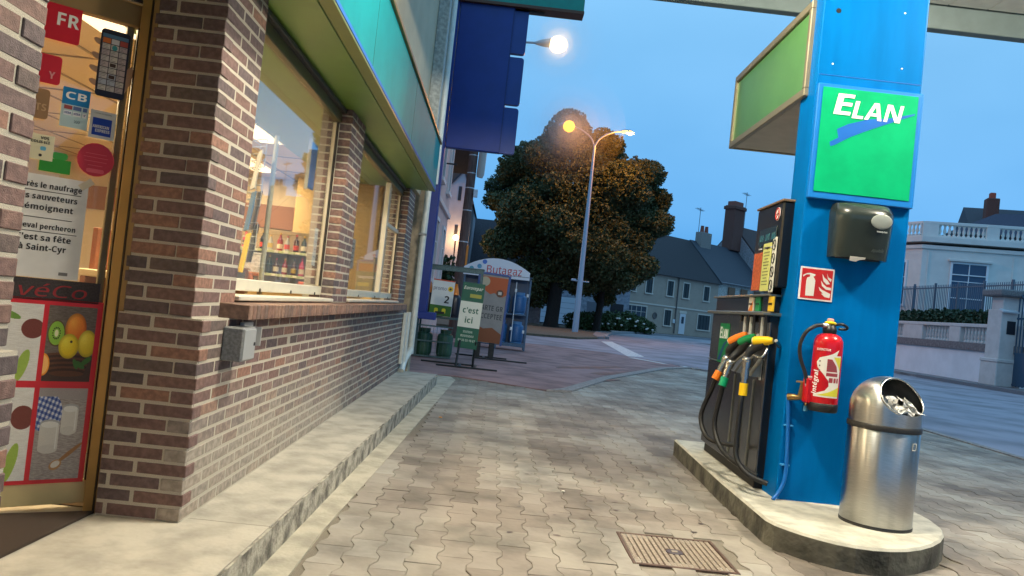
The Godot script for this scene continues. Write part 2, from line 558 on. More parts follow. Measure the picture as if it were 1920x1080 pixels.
func forecourt() -> void:
	# the sanded bed; every paving block lies on it
	var bed := setting("forecourt", slab([-0.9, 20, 7.0, 20, 7.0, -20.2, 6.5, -22.2, 5.9, -23.0, 4.75, -21.35, 2.42, -16.0, 1.26, -12.65, 0.95, -12.33, -0.55, -13.1, -1.3, -12.85], -0.025, -0.0075), mat(rgb(150, 140, 124), 0.95, 0, "speck", V(3, 3, 3), "fine", 0.2, true))
	var strip := mat(rgb(190, 182, 163), 0.85, 0, "worn", V(0.45, 0.45, 0.45), "fine", 0.15, true)
	setting("gutter_strip", slab([-1.0, 20, -0.73, 20, -0.765, -4.1, -0.686, -6.4, -0.50, -12.5, -0.60, -12.95, -0.85, -12.95, -1.1, -3.0], -0.02, 0.004), strip)
	var w := 0.149
	var l := 0.27
	var pm := paver_mesh(w, l, 0.0135)
	var tones := [rgb(136, 125, 113), rgb(146, 135, 123), rgb(153, 143, 131), rgb(158, 149, 136), rgb(163, 154, 141), rgb(168, 160, 148), rgb(174, 167, 155)]
	var pms := []
	for c in tones:
		pms.append(mat(c, 0.75, 0, "stain", V(0.23, 0.23, 0.23), "fine", 0.18, true))
	var edge := PackedVector2Array([Vector2(-0.72, 3), Vector2(6.97, 3), Vector2(6.97, -20.2), Vector2(6.5, -22.0), Vector2(5.85, -22.85), Vector2(4.78, -21.2), Vector2(2.47, -15.9), Vector2(1.3, -12.5), Vector2(0.95, -12.25), Vector2(-0.5, -12.95), Vector2(-0.68, -6.5), Vector2(-0.755, -4.1)])
	var isl := PackedVector2Array([Vector2(1.93, -7.6), Vector2(1.84, -4.75), Vector2(2.05, -4.5), Vector2(2.9, -4.7), Vector2(3.0, -5.2), Vector2(3.05, -7.6)])
	var hole := Rect2(0.86, -4.66, 0.57, 0.57)
	var blobs := FastNoiseLite.new()
	blobs.seed = 12
	blobs.frequency = 0.55
	var list := []
	for i in range(0, 56):
		for j in range(-90, 12):
			var x := -0.66 + i * w
			var z := (j + (0.5 if i % 2 else 0.0)) * l
			var c := Vector2(x, z)
			var p := V(x, 0, z)
			if not Geometry2D.is_point_in_polygon(c, edge) or Geometry2D.is_point_in_polygon(c, isl) or hole.has_point(c):
				continue
			if z > -2.0 and (x > 4 or j % 1 != 0):
				continue
			var s := seen_px(p)
			var big := 0.0
			if s.z > 0.5 and s.x > -60 and s.x < 1980 and s.y < 1130:
				big = 1.0 / pow(s.z, 3)
			list.append([big, p, i, j])
	list.sort_custom(func(a, b): return a[0] > b[0])
	var rest := []
	for t in pms:
		rest.append([])
	for k in list.size():
		var p: Vector3 = list[k][1]
		var tone := int(clampf(blobs.get_noise_2d(p.x * 1.2, p.z * 0.9) * 8.5 + 3.2 + rng.randf_range(-1.1, 1.1), 0, 6))
		var b := Basis(Vector3.RIGHT, rng.randfn() * 0.004) * Basis(Vector3.BACK, rng.randfn() * 0.006)
		if list[k][0] > 0 and p.z < -6 and rng.randf() < 0.0:
			continue
		p.y = rng.randf_range(-0.002, 0.0025)
		if k < 300:
			quick("paving_block", pm, pms[tone], bed, p, b, k)
		else:
			rest[tone].append(Transform3D(b, p))
	for t in pms.size():
		var mm := MultiMesh.new()
		mm.transform_format = MultiMesh.TRANSFORM_3D
		mm.mesh = pm
		mm.instance_count = rest[t].size()
		for k in rest[t].size():
			mm.set_instance_transform(k, rest[t][k])
		var o := MultiMeshInstance3D.new()
		o.name = "paving" if t == 0 else "paving_%03d" % t
		o.multimesh = mm
		o.material_override = pms[t]
		o.set_meta("kind", "stuff")
		bed.add_child(o)
	# iron cover in the paving
	var cover := thing("drain_cover", "square rusty iron cover with a grid pattern set in the paving", "drain cover", V(1.145, 0, -4.38))
	var iron := mat(rgb(112, 88, 76), 0.6, 0.3, "dirt", V(3, 3, 3), "fine", 0.1)
	var fr := MB.new()
	for s in [-1.0, 1.0]:
		fr.box(V(0.275 * s, -0.004, 0), V(0.02, 0.022, 0.57), 0.003)
		fr.box(V(0, -0.0042, 0.275 * s), V(0.53, 0.0216, 0.02), 0.003)
	put("frame", fr, iron, cover)
	bx("plate", V(0, -0.012, 0), V(0.53, 0.02, 0.53), mat(rgb(96, 70, 62), 0.8, 0.2, "dirt", V(4, 4, 4)), cover, 0.0)
	var studs := MB.new()
	for i in 17:
		for j in 22:
			var x := -0.248 + i * 0.031
			var z := -0.25 + j * 0.0238
			if absf(x) < 0.062 and absf(z) < 0.055:
				continue
			studs.box(V(x, 0.0, z), V(0.023, 0.008, 0.0195), 0.002)
	var so := put("raised_grid", studs, mat(rgb(178, 162, 142), 0.55, 0.2, "dirt", V(3, 3, 3)), cover)
	so.set_meta("kind", "stuff")
	var boss := MB.new()
	boss.lathe([Vector2(0.048, -0.004), Vector2(0.046, 0.003), Vector2(0.0, 0.003)], 16)
	put("boss", boss, mat(rgb(84, 76, 82), 0.6, 0.3), cover)
	bx("lifting_slot", V(0.0, 0.004, 0.0), V(0.034, 0.004, 0.03), mat(rgb(158, 146, 130), 0.6, 0.2), cover, 0.001)
	# oil drips and dark spots trodden into the blocks
	var oil := mat(rgb(70, 58, 50), 0.45)
	var orng := RandomNumberGenerator.new()
	orng.seed = 21
	var om := MB.new()
	for k in 46:
		var c := Vector2(orng.randfn() * 0.55 + 0.75, -5.9 + orng.randfn() * 1.1)
		if c.x < -0.6 or c.x > 1.7 or c.y > -3.6:
			continue
		var r := orng.randf_range(0.006, 0.024)
		var pp := PackedVector2Array()
		for a in 9:
			pp.append(Vector2(c.x, -c.y) + Vector2.RIGHT.rotated(a * TAU / 9) * r * orng.randf_range(0.55, 1.2) * Vector2(1.0, 0.8))
		om.prism(pp, 0.0036, 0.0036, Transform3D(Basis(Vector3.RIGHT, -PI / 2), Vector3.ZERO))
	setting("oil_stain", om, oil)
	# a few bits dropped on the paving
	for q in [[-0.45, -8.4, "small orange scrap lying on the far grey paving", 0.02, rgb(230, 150, 60)], [0.62, -5.55, "tiny white pebble on the paving, beside the drain cover", 0.014, rgb(230, 225, 215)]]:
		var o := thing("litter", q[2], "litter", V(q[0], 0.004, q[1]))
		var m := MB.new()
		m.ball(V(0, 0.004, 0), V(q[3], 0.006, q[3] * 0.6), 8, 5)
		put("scrap", m, mat(q[4], 0.7), o)

# ---------------------------------------------------------------- the shop
var bricks := []
var shop_node: Node3D
func brick_row(parent: Node, o: Vector3, u: Vector3, n: Vector3, k0: int, k1: int, even: Array, odd: Array, top := 99.0) -> void:   # u runs away from the corner
	for k in range(k0, k1):
		var y := o.y + k * 0.065
		if y + 0.05 > top:
			break
		var span: Array = even if k % 2 == 0 else odd
		var s: float = span[0]
		while s < span[1] - 0.02:
			var ln := minf(0.219, span[1] - s)
			if span.size() > 2 and s == span[0]:
				ln = minf(span[2], span[1] - s)
			ln = snappedf(ln, 0.001)
			var x := u
			if u.cross(Vector3.UP).dot(n) < 0:
				x = -u
			bricks.append([parent, V(o.x, y + 0.0325, o.z) + u * (s + ln / 2) - n * 0.0552, Basis(x, Vector3.UP, n), ln, n])
			s += ln + 0.0155

func lay_bricks() -> void:
	var tones := [rgb(128, 100, 94), rgb(120, 98, 95), rgb(108, 92, 92), rgb(134, 104, 95), rgb(156, 116, 98), rgb(112, 96, 91), rgb(98, 86, 87), rgb(138, 108, 103)]
	var bm := []
	for c in tones:
		bm.append(mat(c, 0.75, 0, "dirt", V(2.2, 2.2, 2.2), "fine", 0.12, true))
	for lv in 3:   # dusty, limed bricks low on the front
		for c in tones:
			bm.append(mat(c.lerp(rgb(184, 174, 158), 0.28 * (lv + 1)), 0.85, 0, "dirt", V(1.6, 1.6, 1.6), "fine", 0.12, true))
	for b in bricks:
		var p: Vector3 = b[1] + b[0].position
		var s := seen_px(p)
		b.append(0.0)
		if s.z > 0.3 and s.x > -30 and s.x < 1950 and s.y > -30 and s.y < 1110:
			var d := cam_t.origin - p
			b[5] = b[3] * absf(d.normalized().dot(b[4])) / d.length_squared()
	bricks.sort_custom(func(a, b): return a[5] > b[5])
	var counts := {}
	var rest := {}
	for i in bricks.size():
		var b = bricks[i]
		var t := int(clampf(rng.randfn(2.6, 2.0), 0, 7))
		var wp: Vector3 = b[1] + b[0].position
		if b[4].x > 0.5 and wp.y < 1.0 and wp.z < -2.5:
			t += 8 * int(clampf(4.4 * clampf((0.85 - wp.y) / 0.6, 0, 1) * clampf(1.0 - (-wp.z - 5.6) / 4.5, 0.25, 1.0) + rng.randf_range(-0.45, 0.55), 0, 3))
		var at: Vector3 = b[1] + b[4] * rng.randf_range(-0.0002, 0.0012)
		var bs: Basis = b[2] * Basis(Vector3.UP, rng.randfn() * 0.004) * Basis(Vector3.BACK, rng.randfn() * 0.003)
		if i < 300:
			var k: int = counts.get(b[0], 0)
			counts[b[0]] = k + 1
			quick("brick", rbox(V(b[3], 0.0523, 0.1), 0.003), bm[t], b[0], at, bs, k)
		else:
			var key := [b[0], t]
			if not rest.has(key):
				rest[key] = MB.new()
			rest[key].box(at, V(b[3], 0.0523, 0.1), 0.003, bs)
	for key in rest:
		put("brickwork", rest[key], bm[key[1]], key[0]).set_meta("kind", "stuff")

func shop() -> void:
	var s := thing("shop_building", "brick fuel station shop with green fascia and two lit windows", "shop", V(0, 0, 0))
	shop_node = s
	# step along the front: concrete slabs with joints and a worn painted kerb
	var conc := mat(rgb(190, 183, 168), 0.85, 0, "worn", V(0.4, 0.4, 0.4), "fine", 0.15, true)
	var zs := [4.0, 1.2, -1.1, -3.62, -6.1, -8.6, -10.4, -11.57]
	var ke := func(z): return -0.993 - 0.0215 * z
	var step_bed := setting("step", slab([-2.9, 4, ke.call(4.0) - 0.02, 4, ke.call(-11.5) - 0.02, -11.55, -1.35, -11.55, -1.35, -3, -2.9, -3.8], -0.02, 0.12), mat(rgb(120, 112, 96), 0.9))
	for k in zs.size() - 1:
		var a: float = zs[k] - 0.002
		var b: float = zs[k + 1] + 0.002
		var x0 := -2.9 if b > -3.7 else -1.35
		put("slab", slab([x0, a, ke.call(a), a, ke.call(b), b, x0, b], 0.02, 0.15), conc, step_bed)
	var kerb := mat(rgb(190, 184, 168), 0.8, 0, "peel", V(0.9, 0.9, 0.9), "bump", 0.5, true)
	for k in zs.size() - 1:
		var a: float = zs[k] - 0.003
		var b: float = zs[k + 1] + 0.003
		put("kerb_face", slab([ke.call(a) + 0.001, a, ke.call(a) + 0.014, a, ke.call(b) + 0.014, b, ke.call(b) + 0.001, b], -0.01, 0.146), kerb, step_bed)
	# mortar cores and the bricks laid before them
	var mort := mat(rgb(224, 215, 196), 0.9, 0, "speck", V(4, 4, 4), "fine", 0.2, true)
	var wall := bx("wall", V(-1.45, 0.605, -7.6), V(0.308, 0.91, 8.1), mort, s, 0.0)
	var pil := bx("pillar", V(-1.509, 1.9, -3.8256), V(0.316, 1.7, 0.545), mort, s, 0.0)
	bx("pillar_base", V(-1.483, 0.605, -3.5613), V(0.37, 0.908, 0.05), mort, s, 0.0)
	var pil2 := bx("pillar", V(-1.475, 1.945, -6.837), V(0.248, 1.612, 0.62), mort, s, 0.0)
	var pil3 := bx("pillar", V(-1.475, 1.945, -11.277), V(0.248, 1.612, 0.74), mort, s, 0.0)
	var pil4 := bx("pillar", V(-1.515, 1.9, -0.59), V(0.328, 1.7, 3.268), mort, s, 0.0)
	var wall4 := bx("wall", V(-1.483, 0.575, -0.6), V(0.372, 0.85, 3.188), mort, s, 0.0)
	for w in [wall, pil, pil2, pil3, pil4, wall4]:
		w.set_meta("o", w.position)
	var add := func(w: Node3D, o: Vector3, u: Vector3, n: Vector3, a: int, b: int, ev: Array, od: Array, top := 99.0): brick_row(w, o - w.position, u, n, a, b, ev, od, top - w.position.y)
	var L := V(0, 0, -1)
	var R := V(1, 0, 0)
	add.call(wall, V(-1.29, 0.15, -3.53), L, R, 0, 14, [0.0, 8.12], [0.112, 8.12])
	add.call(wall, V(-1.29, 0.15, -3.53), -R, -L, 0, 14, [0.112, 0.38], [0.0, 0.38])
	add.call(pil, V(-1.345, 1.06, -3.545), L, R, 0, 27, [0.0, 0.555], [0.112, 0.555], 2.765)
	add.call(pil, V(-1.345, 1.06, -3.545), -R, -L, 0, 27, [0.112, 0.325], [0.0, 0.325], 2.765)
	add.call(pil2, V(-1.345, 1.137, -6.52), L, R, 0, 26, [0.0, 0.63], [0.112, 0.63], 2.765)
	add.call(pil2, V(-1.345, 1.137, -6.52), -R, -L, 0, 26, [0.112, 0.2], [0.0, 0.2], 2.765)
	add.call(pil3, V(-1.345, 1.137, -10.9), L, R, 0, 26, [0.0, 0.75], [0.112, 0.75], 2.765)
	add.call(pil3, V(-1.345, 1.137, -10.9), -R, -L, 0, 26, [0.112, 0.2], [0.0, 0.2], 2.765)
	add.call(wall4, V(-1.29, 0.15, -2.2), -L, R, 0, 13, [0.0, 3.2], [0.112, 3.2])
	add.call(wall4, V(-1.29, 0.15, -2.2), -R, L, 0, 13, [0.112, 0.38], [0.0, 0.38])
	add.call(pil4, V(-1.345, 1.0, -2.23), -L, R, 0, 28, [0.0, 3.24], [0.112, 3.24], 2.765)
	add.call(pil4, V(-1.345, 1.0, -2.23), -R, L, 0, 28, [0.112, 0.325], [0.0, 0.325], 2.765)
	lay_bricks()
	# sill of bricks on edge
	var sill := bx("sill", V(-1.335, 1.092, -7.32), V(0.25, 0.06, 6.84), mort, s, 0.0)
	var sm := [mat(rgb(150, 118, 100), 0.75, 0, "dirt", V(2, 2, 2), "fine", 0.1, true), mat(rgb(128, 104, 92), 0.75, 0, "dirt", V(2, 2, 2), "fine", 0.1, true), mat(rgb(140, 106, 90), 0.75, 0, "dirt", V(2, 2, 2), "fine", 0.1, true)]
	var k := 0
	var z := -3.92
	while z > -10.75:
		quick("sill_brick", rbox(V(0.262, 0.075, 0.058), 0.004), sm[rng.randi() % 3], sill, V(-1.331, 1.0975, z) - sill.position + V(rng.randf_range(-0.002, 0.002), rng.randf_range(-0.001, 0.001), 0), Basis(), k)
		z -= 0.0655
		k += 1
	# windows
	var alu := mat(rgb(226, 218, 196), 0.35, 0.1, "soft")
	var bronze := mat(rgb(98, 96, 62), 0.35, 0.4, "soft")
	var dark := mat(rgb(40, 38, 34), 0.4)
	for q in [[-4.1, -6.52, []], [-7.15, -10.9, [-9.72]]]:
		var a: float = q[0]
		var b: float = q[1]
		var mid := (a + b) / 2
		var ln := a - b
		var win := bx("window", V(-1.47, 1.225, mid), V(0.05, 0.07, ln), alu, s, 0.006)
		bx("sill_flashing", V(-1.405, 1.157, mid) - win.position, V(0.15, 0.028, ln - 0.06), alu, win, 0.006)
		bx("head", V(-1.465, 2.69, mid) - win.position, V(0.06, 0.11, ln), bronze, win, 0.006)
		bx("head_rail", V(-1.432, 2.728, mid) - win.position, V(0.07, 0.034, ln), dark, win, 0.004)
		for e in [a - 0.02, b + 0.02]:
			bx("jamb", V(-1.47, 1.945, e) - win.position, V(0.05, 1.37, 0.04), alu, win, 0.006)
			bx("seal", V(-1.452, 1.945, e + (0.026 if e < mid else -0.026)) - win.position, V(0.02, 1.36, 0.012), dark, win, 0.0)
		for e in q[2]:
			bx("mullion", V(-1.468, 1.945, e) - win.position, V(0.055, 1.37, 0.06), alu, win, 0.006)
			bx("transom", V(-1.466, 2.12, (e + b) / 2) - win.position, V(0.05, 0.05, absf(e - b) - 0.1), alu, win, 0.006)
		for e in 3:
			var bo := MB.new()
			bo.lathe([Vector2(0.013, 0), Vector2(0.011, 0.006), Vector2(0, 0.007)], 10)
			put("bolt", bo, dark, win, V(-1.444, 1.2, a - ln * (0.3 + 0.3 * e)) - win.position, Basis(Vector3.BACK, -PI / 2))
		bx("pane", V(-1.475, 1.945, mid) - win.position, V(0.006, 1.37, ln - 0.07), glass(0.04), win, 0.0)
	# soffit, fascia and the wall above
	var gold := mat(rgb(98, 134, 58), 0.34, 0.0, "soft", V(0.5, 0.5, 0.5))
	bx("soffit", V(-1.8, 2.762, -5.0), V(1.4, 0.02, 12.0), gold, s, 0.003)
	bx("soffit_edge", V(-1.052, 2.764, -5.0), V(0.084, 0.024, 12.0), mat(rgb(112, 124, 64), 0.4, 0.1, "soft"), s, 0.003)
	var teal := mat(rgb(8, 126, 134), 0.55, 0, "soft", V(0.6, 0.6, 0.6))
	teal.metallic_specular = 0.3
	bx("fascia", V(-1.06, 3.1, -5.0), V(0.1, 0.64, 12.0), teal, s, 0.004)
	bx("fascia_trim", V(-1.012, 2.784, -5.0), V(0.012, 0.03, 12.0), mat(rgb(30, 90, 170), 0.6), s, 0.002)
	bx("fascia_cap", V(-1.05, 3.435, -5.0), V(0.13, 0.035, 12.0), mat(rgb(140, 108, 40), 0.4, 0.5), s, 0.004)
	for e in [1.0, -3.4, -5.35, -7.8]:
		bx("fascia_joint", V(-1.0095, 3.1, e), V(0.002, 0.62, 0.006), mat(rgb(20, 70, 64), 0.5), s, 0.0)
	bx("upper_wall", V(-1.5, 4.95, -5.5), V(0.36, 4.3, 13.0), mat(rgb(196, 184, 156), 0.85, 0, "soft", V(0.3, 0.3, 0.3), "fine", 0.1), s, 0.0)
	# roof, back and end walls close the room
	var pla := mat(rgb(214, 198, 168), 0.85)
	bx("roof", V(-4.2, 2.95, -5.5), V(5.2, 0.3, 13.0), pla, s, 0.0)
	bx("back_wall", V(-6.7, 1.4, -5.5), V(0.2, 2.8, 13.0), pla, s, 0.0)
	bx("end_wall", V(-4.1, 1.4, -11.75), V(5.1, 2.8, 0.22), pla, s, 0.0)
	bx("end_wall", V(-4.1, 1.4, 0.95), V(5.1, 2.8, 0.2), pla, s, 0.0)
	var flo := mat(rgb(170, 150, 125), 0.4, 0, "dirt", V(0.5, 0.5, 0.5))
	bx("shop_floor", V(-4.6, 0.14, -5.4), V(3.96, 0.05, 12.4), flo, s, 0.0)
	bx("shop_floor", V(-2.12, 0.14, -7.7), V(1.0, 0.05, 7.9), flo, s, 0.0)
	bx("ceiling", V(-4.1, 2.79, -5.4), V(4.96, 0.02, 12.4), mat(rgb(212, 190, 148), 0.85), s, 0.0)
	var grid := mat(rgb(150, 130, 95), 0.8)
	for i in 8:
		bx("ceiling_rail", V(-1.9 - i * 0.62, 2.776, -5.4), V(0.024, 0.008, 12.4), grid, s, 0.0)
	for i in 10:
		bx("ceiling_rail", V(-4.1, 2.775, 0.2 - i * 1.22), V(4.96, 0.006, 0.024), grid, s, 0.0)
	# downpipes at the far corner
	var zinc := mat(rgb(222, 224, 216), 0.5, 0.1, "soft", V(2, 2, 2))
	tb("downpipe", curve([V(-1.19, 3.0, -11.86), V(-1.19, 0.62, -11.78), V(-1.19, 0.46, -11.76), V(-1.24, 0.32, -11.6), V(-1.25, 0.16, -11.38)], 5), 0.048, zinc, s, 14)
	for y in [0.95, 2.2]:
		bx("pipe_bracket", V(-1.2, y, -11.83), V(0.115, 0.03, 0.115), mat(rgb(150, 150, 145), 0.5, 0.3), s, 0.004)
	bx("cable_duct", V(-1.265, 0.64, -11.3), V(0.05, 0.74, 0.09), zinc, s, 0.006)
	tb("downpipe", [V(-1.245, 1.02, -11.52), V(-1.245, 0.26, -11.52)], 0.034, zinc, s, 12)
	bx("wall_duct", V(-1.235, 5.1, -11.78), V(0.17, 4.2, 0.24), mat(rgb(196, 198, 190), 0.6, 0, "dirt", V(1, 1, 1)), s, 0.01)
	tb("downpipe", [V(-1.12, 3.0, -11.98), V(-1.12, 7.2, -11.98)], 0.05, zinc, s, 12)
	# grey electric boxes on the wall
	var e1 := thing("electric_box", "grey metal electric box fixed to the brick wall below the sill", "electric box", V(-1.29, 0.94, -3.92))
	bx("body", V(0.045, 0, 0), V(0.1, 0.165, 0.2), mat(rgb(150, 152, 152), 0.45, 0.2, "dirt", V(4, 4, 4)), e1, 0.006)
	bx("door", V(0.097, 0, 0), V(0.006, 0.15, 0.18), mat(rgb(168, 170, 170), 0.4, 0.2), e1, 0.002)
	bx("lock", V(0.102, 0, -0.07), V(0.006, 0.018, 0.018), mat(rgb(60, 60, 60), 0.4), e1, 0.002)
	var e2 := thing("junction_box", "pale open junction box beside the grey electric box", "junction box", V(-1.29, 0.965, -4.12))
	bx("back", V(0.012, 0, 0), V(0.024, 0.15, 0.15), mat(rgb(190, 190, 186), 0.5), e2, 0.004)
	bx("side", V(0.04, 0.0, -0.078), V(0.06, 0.1, 0.006), mat(rgb(196, 196, 192), 0.5), e2, 0.001)
	bx("screw", V(0.027, 0.0, 0.03), V(0.008, 0.016, 0.016), mat(rgb(220, 220, 220), 0.2, 0.8), e2, 0.002)

# ---------------------------------------------------------------- the door with its posters
func disc_into(im: Image, cx: float, cy: float, rx: float, ry: float, c: Color, ang := 0.0) -> void:
	var r := maxf(rx, ry)
	for y in range(maxi(0, int(cy - r)), mini(im.get_height(), int(cy + r) + 1)):
		for x in range(maxi(0, int(cx - r)), mini(im.get_width(), int(cx + r) + 1)):
			var d := Vector2(x + 0.5 - cx, y + 0.5 - cy).rotated(-ang)
			if d.x * d.x / (rx * rx) + d.y * d.y / (ry * ry) <= 1.0:
				im.set_pixel(x, y, c)
func shade_into(im: Image, cx: float, cy: float, rx: float, ry: float, c: Color, hi: Color) -> void:   # print of a rounded fruit
	for y in range(maxi(0, int(cy - ry)), mini(im.get_height(), int(cy + ry) + 1)):
		for x in range(maxi(0, int(cx - rx)), mini(im.get_width(), int(cx + rx) + 1)):
			var d := Vector2((x + 0.5 - cx) / rx, (y + 0.5 - cy) / ry)
			if d.length() <= 1.0:
				im.set_pixel(x, y, hi.lerp(c, clampf((d + Vector2(0.35, 0.4)).length() * 0.8, 0, 1)).darkened(clampf(d.length() - 0.7, 0, 1) * 0.7))
func rough_img(w: int, h: int, c: Color, d: Color, sy := 6.0) -> Image:
	var im := Image.create(w, h, false, Image.FORMAT_RGB8)
	var f := FastNoiseLite.new()
	f.seed = w
	f.frequency = 0.03
	for y in h:
		for x in w:
			im.set_pixel(x, y, c.lerp(d, clampf(f.get_noise_2d(x, y * sy) * 0.9 + 0.4, 0, 1)))
	return im
func fruit_print() -> Image:
	var im := rough_img(200, 230, rgb(120, 110, 100), rgb(92, 80, 72))
	im.fill_rect(Rect2i(0, 150, 200, 80), rgb(70, 50, 40))
	for k in 9:
		disc_into(im, 100, 150 + k * 7, 96 - k * 3, 9, rgb(96, 58, 34).lerp(rgb(50, 30, 20), (k % 2) * 0.8))
	shade_into(im, 118, 66, 44, 46, rgb(225, 110, 20), rgb(255, 180, 70))
	shade_into(im, 40, 84, 36, 40, rgb(110, 90, 40), rgb(130, 110, 60))
	disc_into(im, 40, 84, 32, 36, rgb(140, 190, 60))
	for k in 14:
		disc_into(im, 40 + cos(k * TAU / 14) * 15, 84 + sin(k * TAU / 14) * 17, 2.5, 2.5, rgb(30, 40, 10))
	disc_into(im, 40, 84, 8, 11, rgb(235, 235, 190))
	shade_into(im, 172, 112, 40, 42, rgb(220, 190, 20), rgb(255, 235, 90))
	shade_into(im, 96, 122, 42, 38, rgb(230, 195, 10), rgb(255, 240, 80))
	disc_into(im, 105, 108, 5, 4, rgb(60, 50, 10))
	for q in [[150, 178, 24, 9, 0.4], [176, 166, 24, 9, -0.5], [132, 176, 18, 8, 1.0]]:
		disc_into(im, q[0], q[1], q[2], q[3], rgb(60, 110, 40), q[4])
	disc_into(im, 0, 180, 26, 34, rgb(240, 150, 40))
	disc_into(im, 0, 180, 21, 28, rgb(250, 190, 110))
	return im
func milk_print() -> Image:
	var im := rough_img(200, 280, rgb(190, 182, 176), rgb(140, 130, 126), 8)
	im.fill_rect(Rect2i(0, 0, 200, 34), rgb(168, 160, 158))
	for y in range(26, 130):
		for x in range(0, 120):
			if Vector2(x - 40, (y - 76) * 1.0).length() < 62:
				var a := (int((x + y * 0.4) / 9) % 2) + (int((y - x * 0.3) / 9) % 2)
				im.set_pixel(x, y, [rgb(225, 228, 235), rgb(120, 140, 195), rgb(50, 75, 150)][a])
	for q in [[136, 96, 34, 70], [58, 148, 40, 78]]:
		im.fill_rect(Rect2i(q[0] - q[2], q[1] - q[3] * 0.5, q[2] * 2, q[3]), rgb(222, 220, 212))
		disc_into(im, q[0], q[1] + q[3] * 0.5, q[2], 14, rgb(214, 212, 204))
		disc_into(im, q[0], q[1] - q[3] * 0.5, q[2], 13, rgb(180, 182, 184))
		disc_into(im, q[0], q[1] - q[3] * 0.5 + 3, q[2] - 4, 10, rgb(238, 238, 234))
		im.fill_rect(Rect2i(q[0] + q[2] - 12, q[1] - q[3] * 0.5, 5, q[3]), rgb(240, 240, 236))
	disc_into(im, 152, 200, 58, 7, rgb(170, 122, 74), -0.55)
	disc_into(im, 98, 236, 26, 15, rgb(190, 145, 95), -0.3)
	disc_into(im, 98, 234, 19, 10, rgb(235, 230, 218), -0.3)
	return im
func grained(im: Image) -> Image:   # the print's own grain and two soft creases
	var r := RandomNumberGenerator.new()
	r.seed = im.get_width() + im.get_height()
	for y in im.get_height():
		for x in im.get_width():
			var c := im.get_pixel(x, y)
			var n := r.randfn() * 0.022
			im.set_pixel(x, y, Color(clampf(c.r + n, 0, 1), clampf(c.g + n, 0, 1), clampf(c.b + n * 0.8, 0, 1)))
	return im
func leaf_print() -> Image:
	var im := rough_img(120, 280, rgb(232, 232, 228), rgb(216, 214, 208))
	disc_into(im, 40, 240, 50, 14, rgb(130, 165, 60), -1.2)
	disc_into(im, 84, 226, 60, 13, rgb(160, 190, 80), -1.4)
	disc_into(im, 100, 90, 26, 36, rgb(120, 60, 50))
	disc_into(im, 40, 40, 34, 12, rgb(110, 150, 60), 0.5)
	return im

func plate(called: String, u: float, y: float, w: float, h: float, mt: Material, parent: Node, z := 0.012, thick := 0.0016, r := 0.0) -> MeshInstance3D:   # a print stuck on the door; texture over its face
	var m := MB.new()
	var p := PackedVector2Array()
	if r <= 0.0:
		p = PackedVector2Array([Vector2(-w / 2, -h / 2), Vector2(w / 2, -h / 2), Vector2(w / 2, h / 2), Vector2(-w / 2, h / 2)])
	else:
		for q in [[1, 1, 0], [-1, 1, 90], [-1, -1, 180], [1, -1, 270]]:
			for k in 6:
				p.append(Vector2(q[0] * (w / 2 - r), q[1] * (h / 2 - r)) + Vector2.RIGHT.rotated(deg_to_rad(q[2] + k * 18.0)) * r)
	m.prism(p, 0, thick, Transform3D(), Rect2(-w / 2, -h / 2, w, h))
	return put(called, m, mt, parent, V(u, y, z))

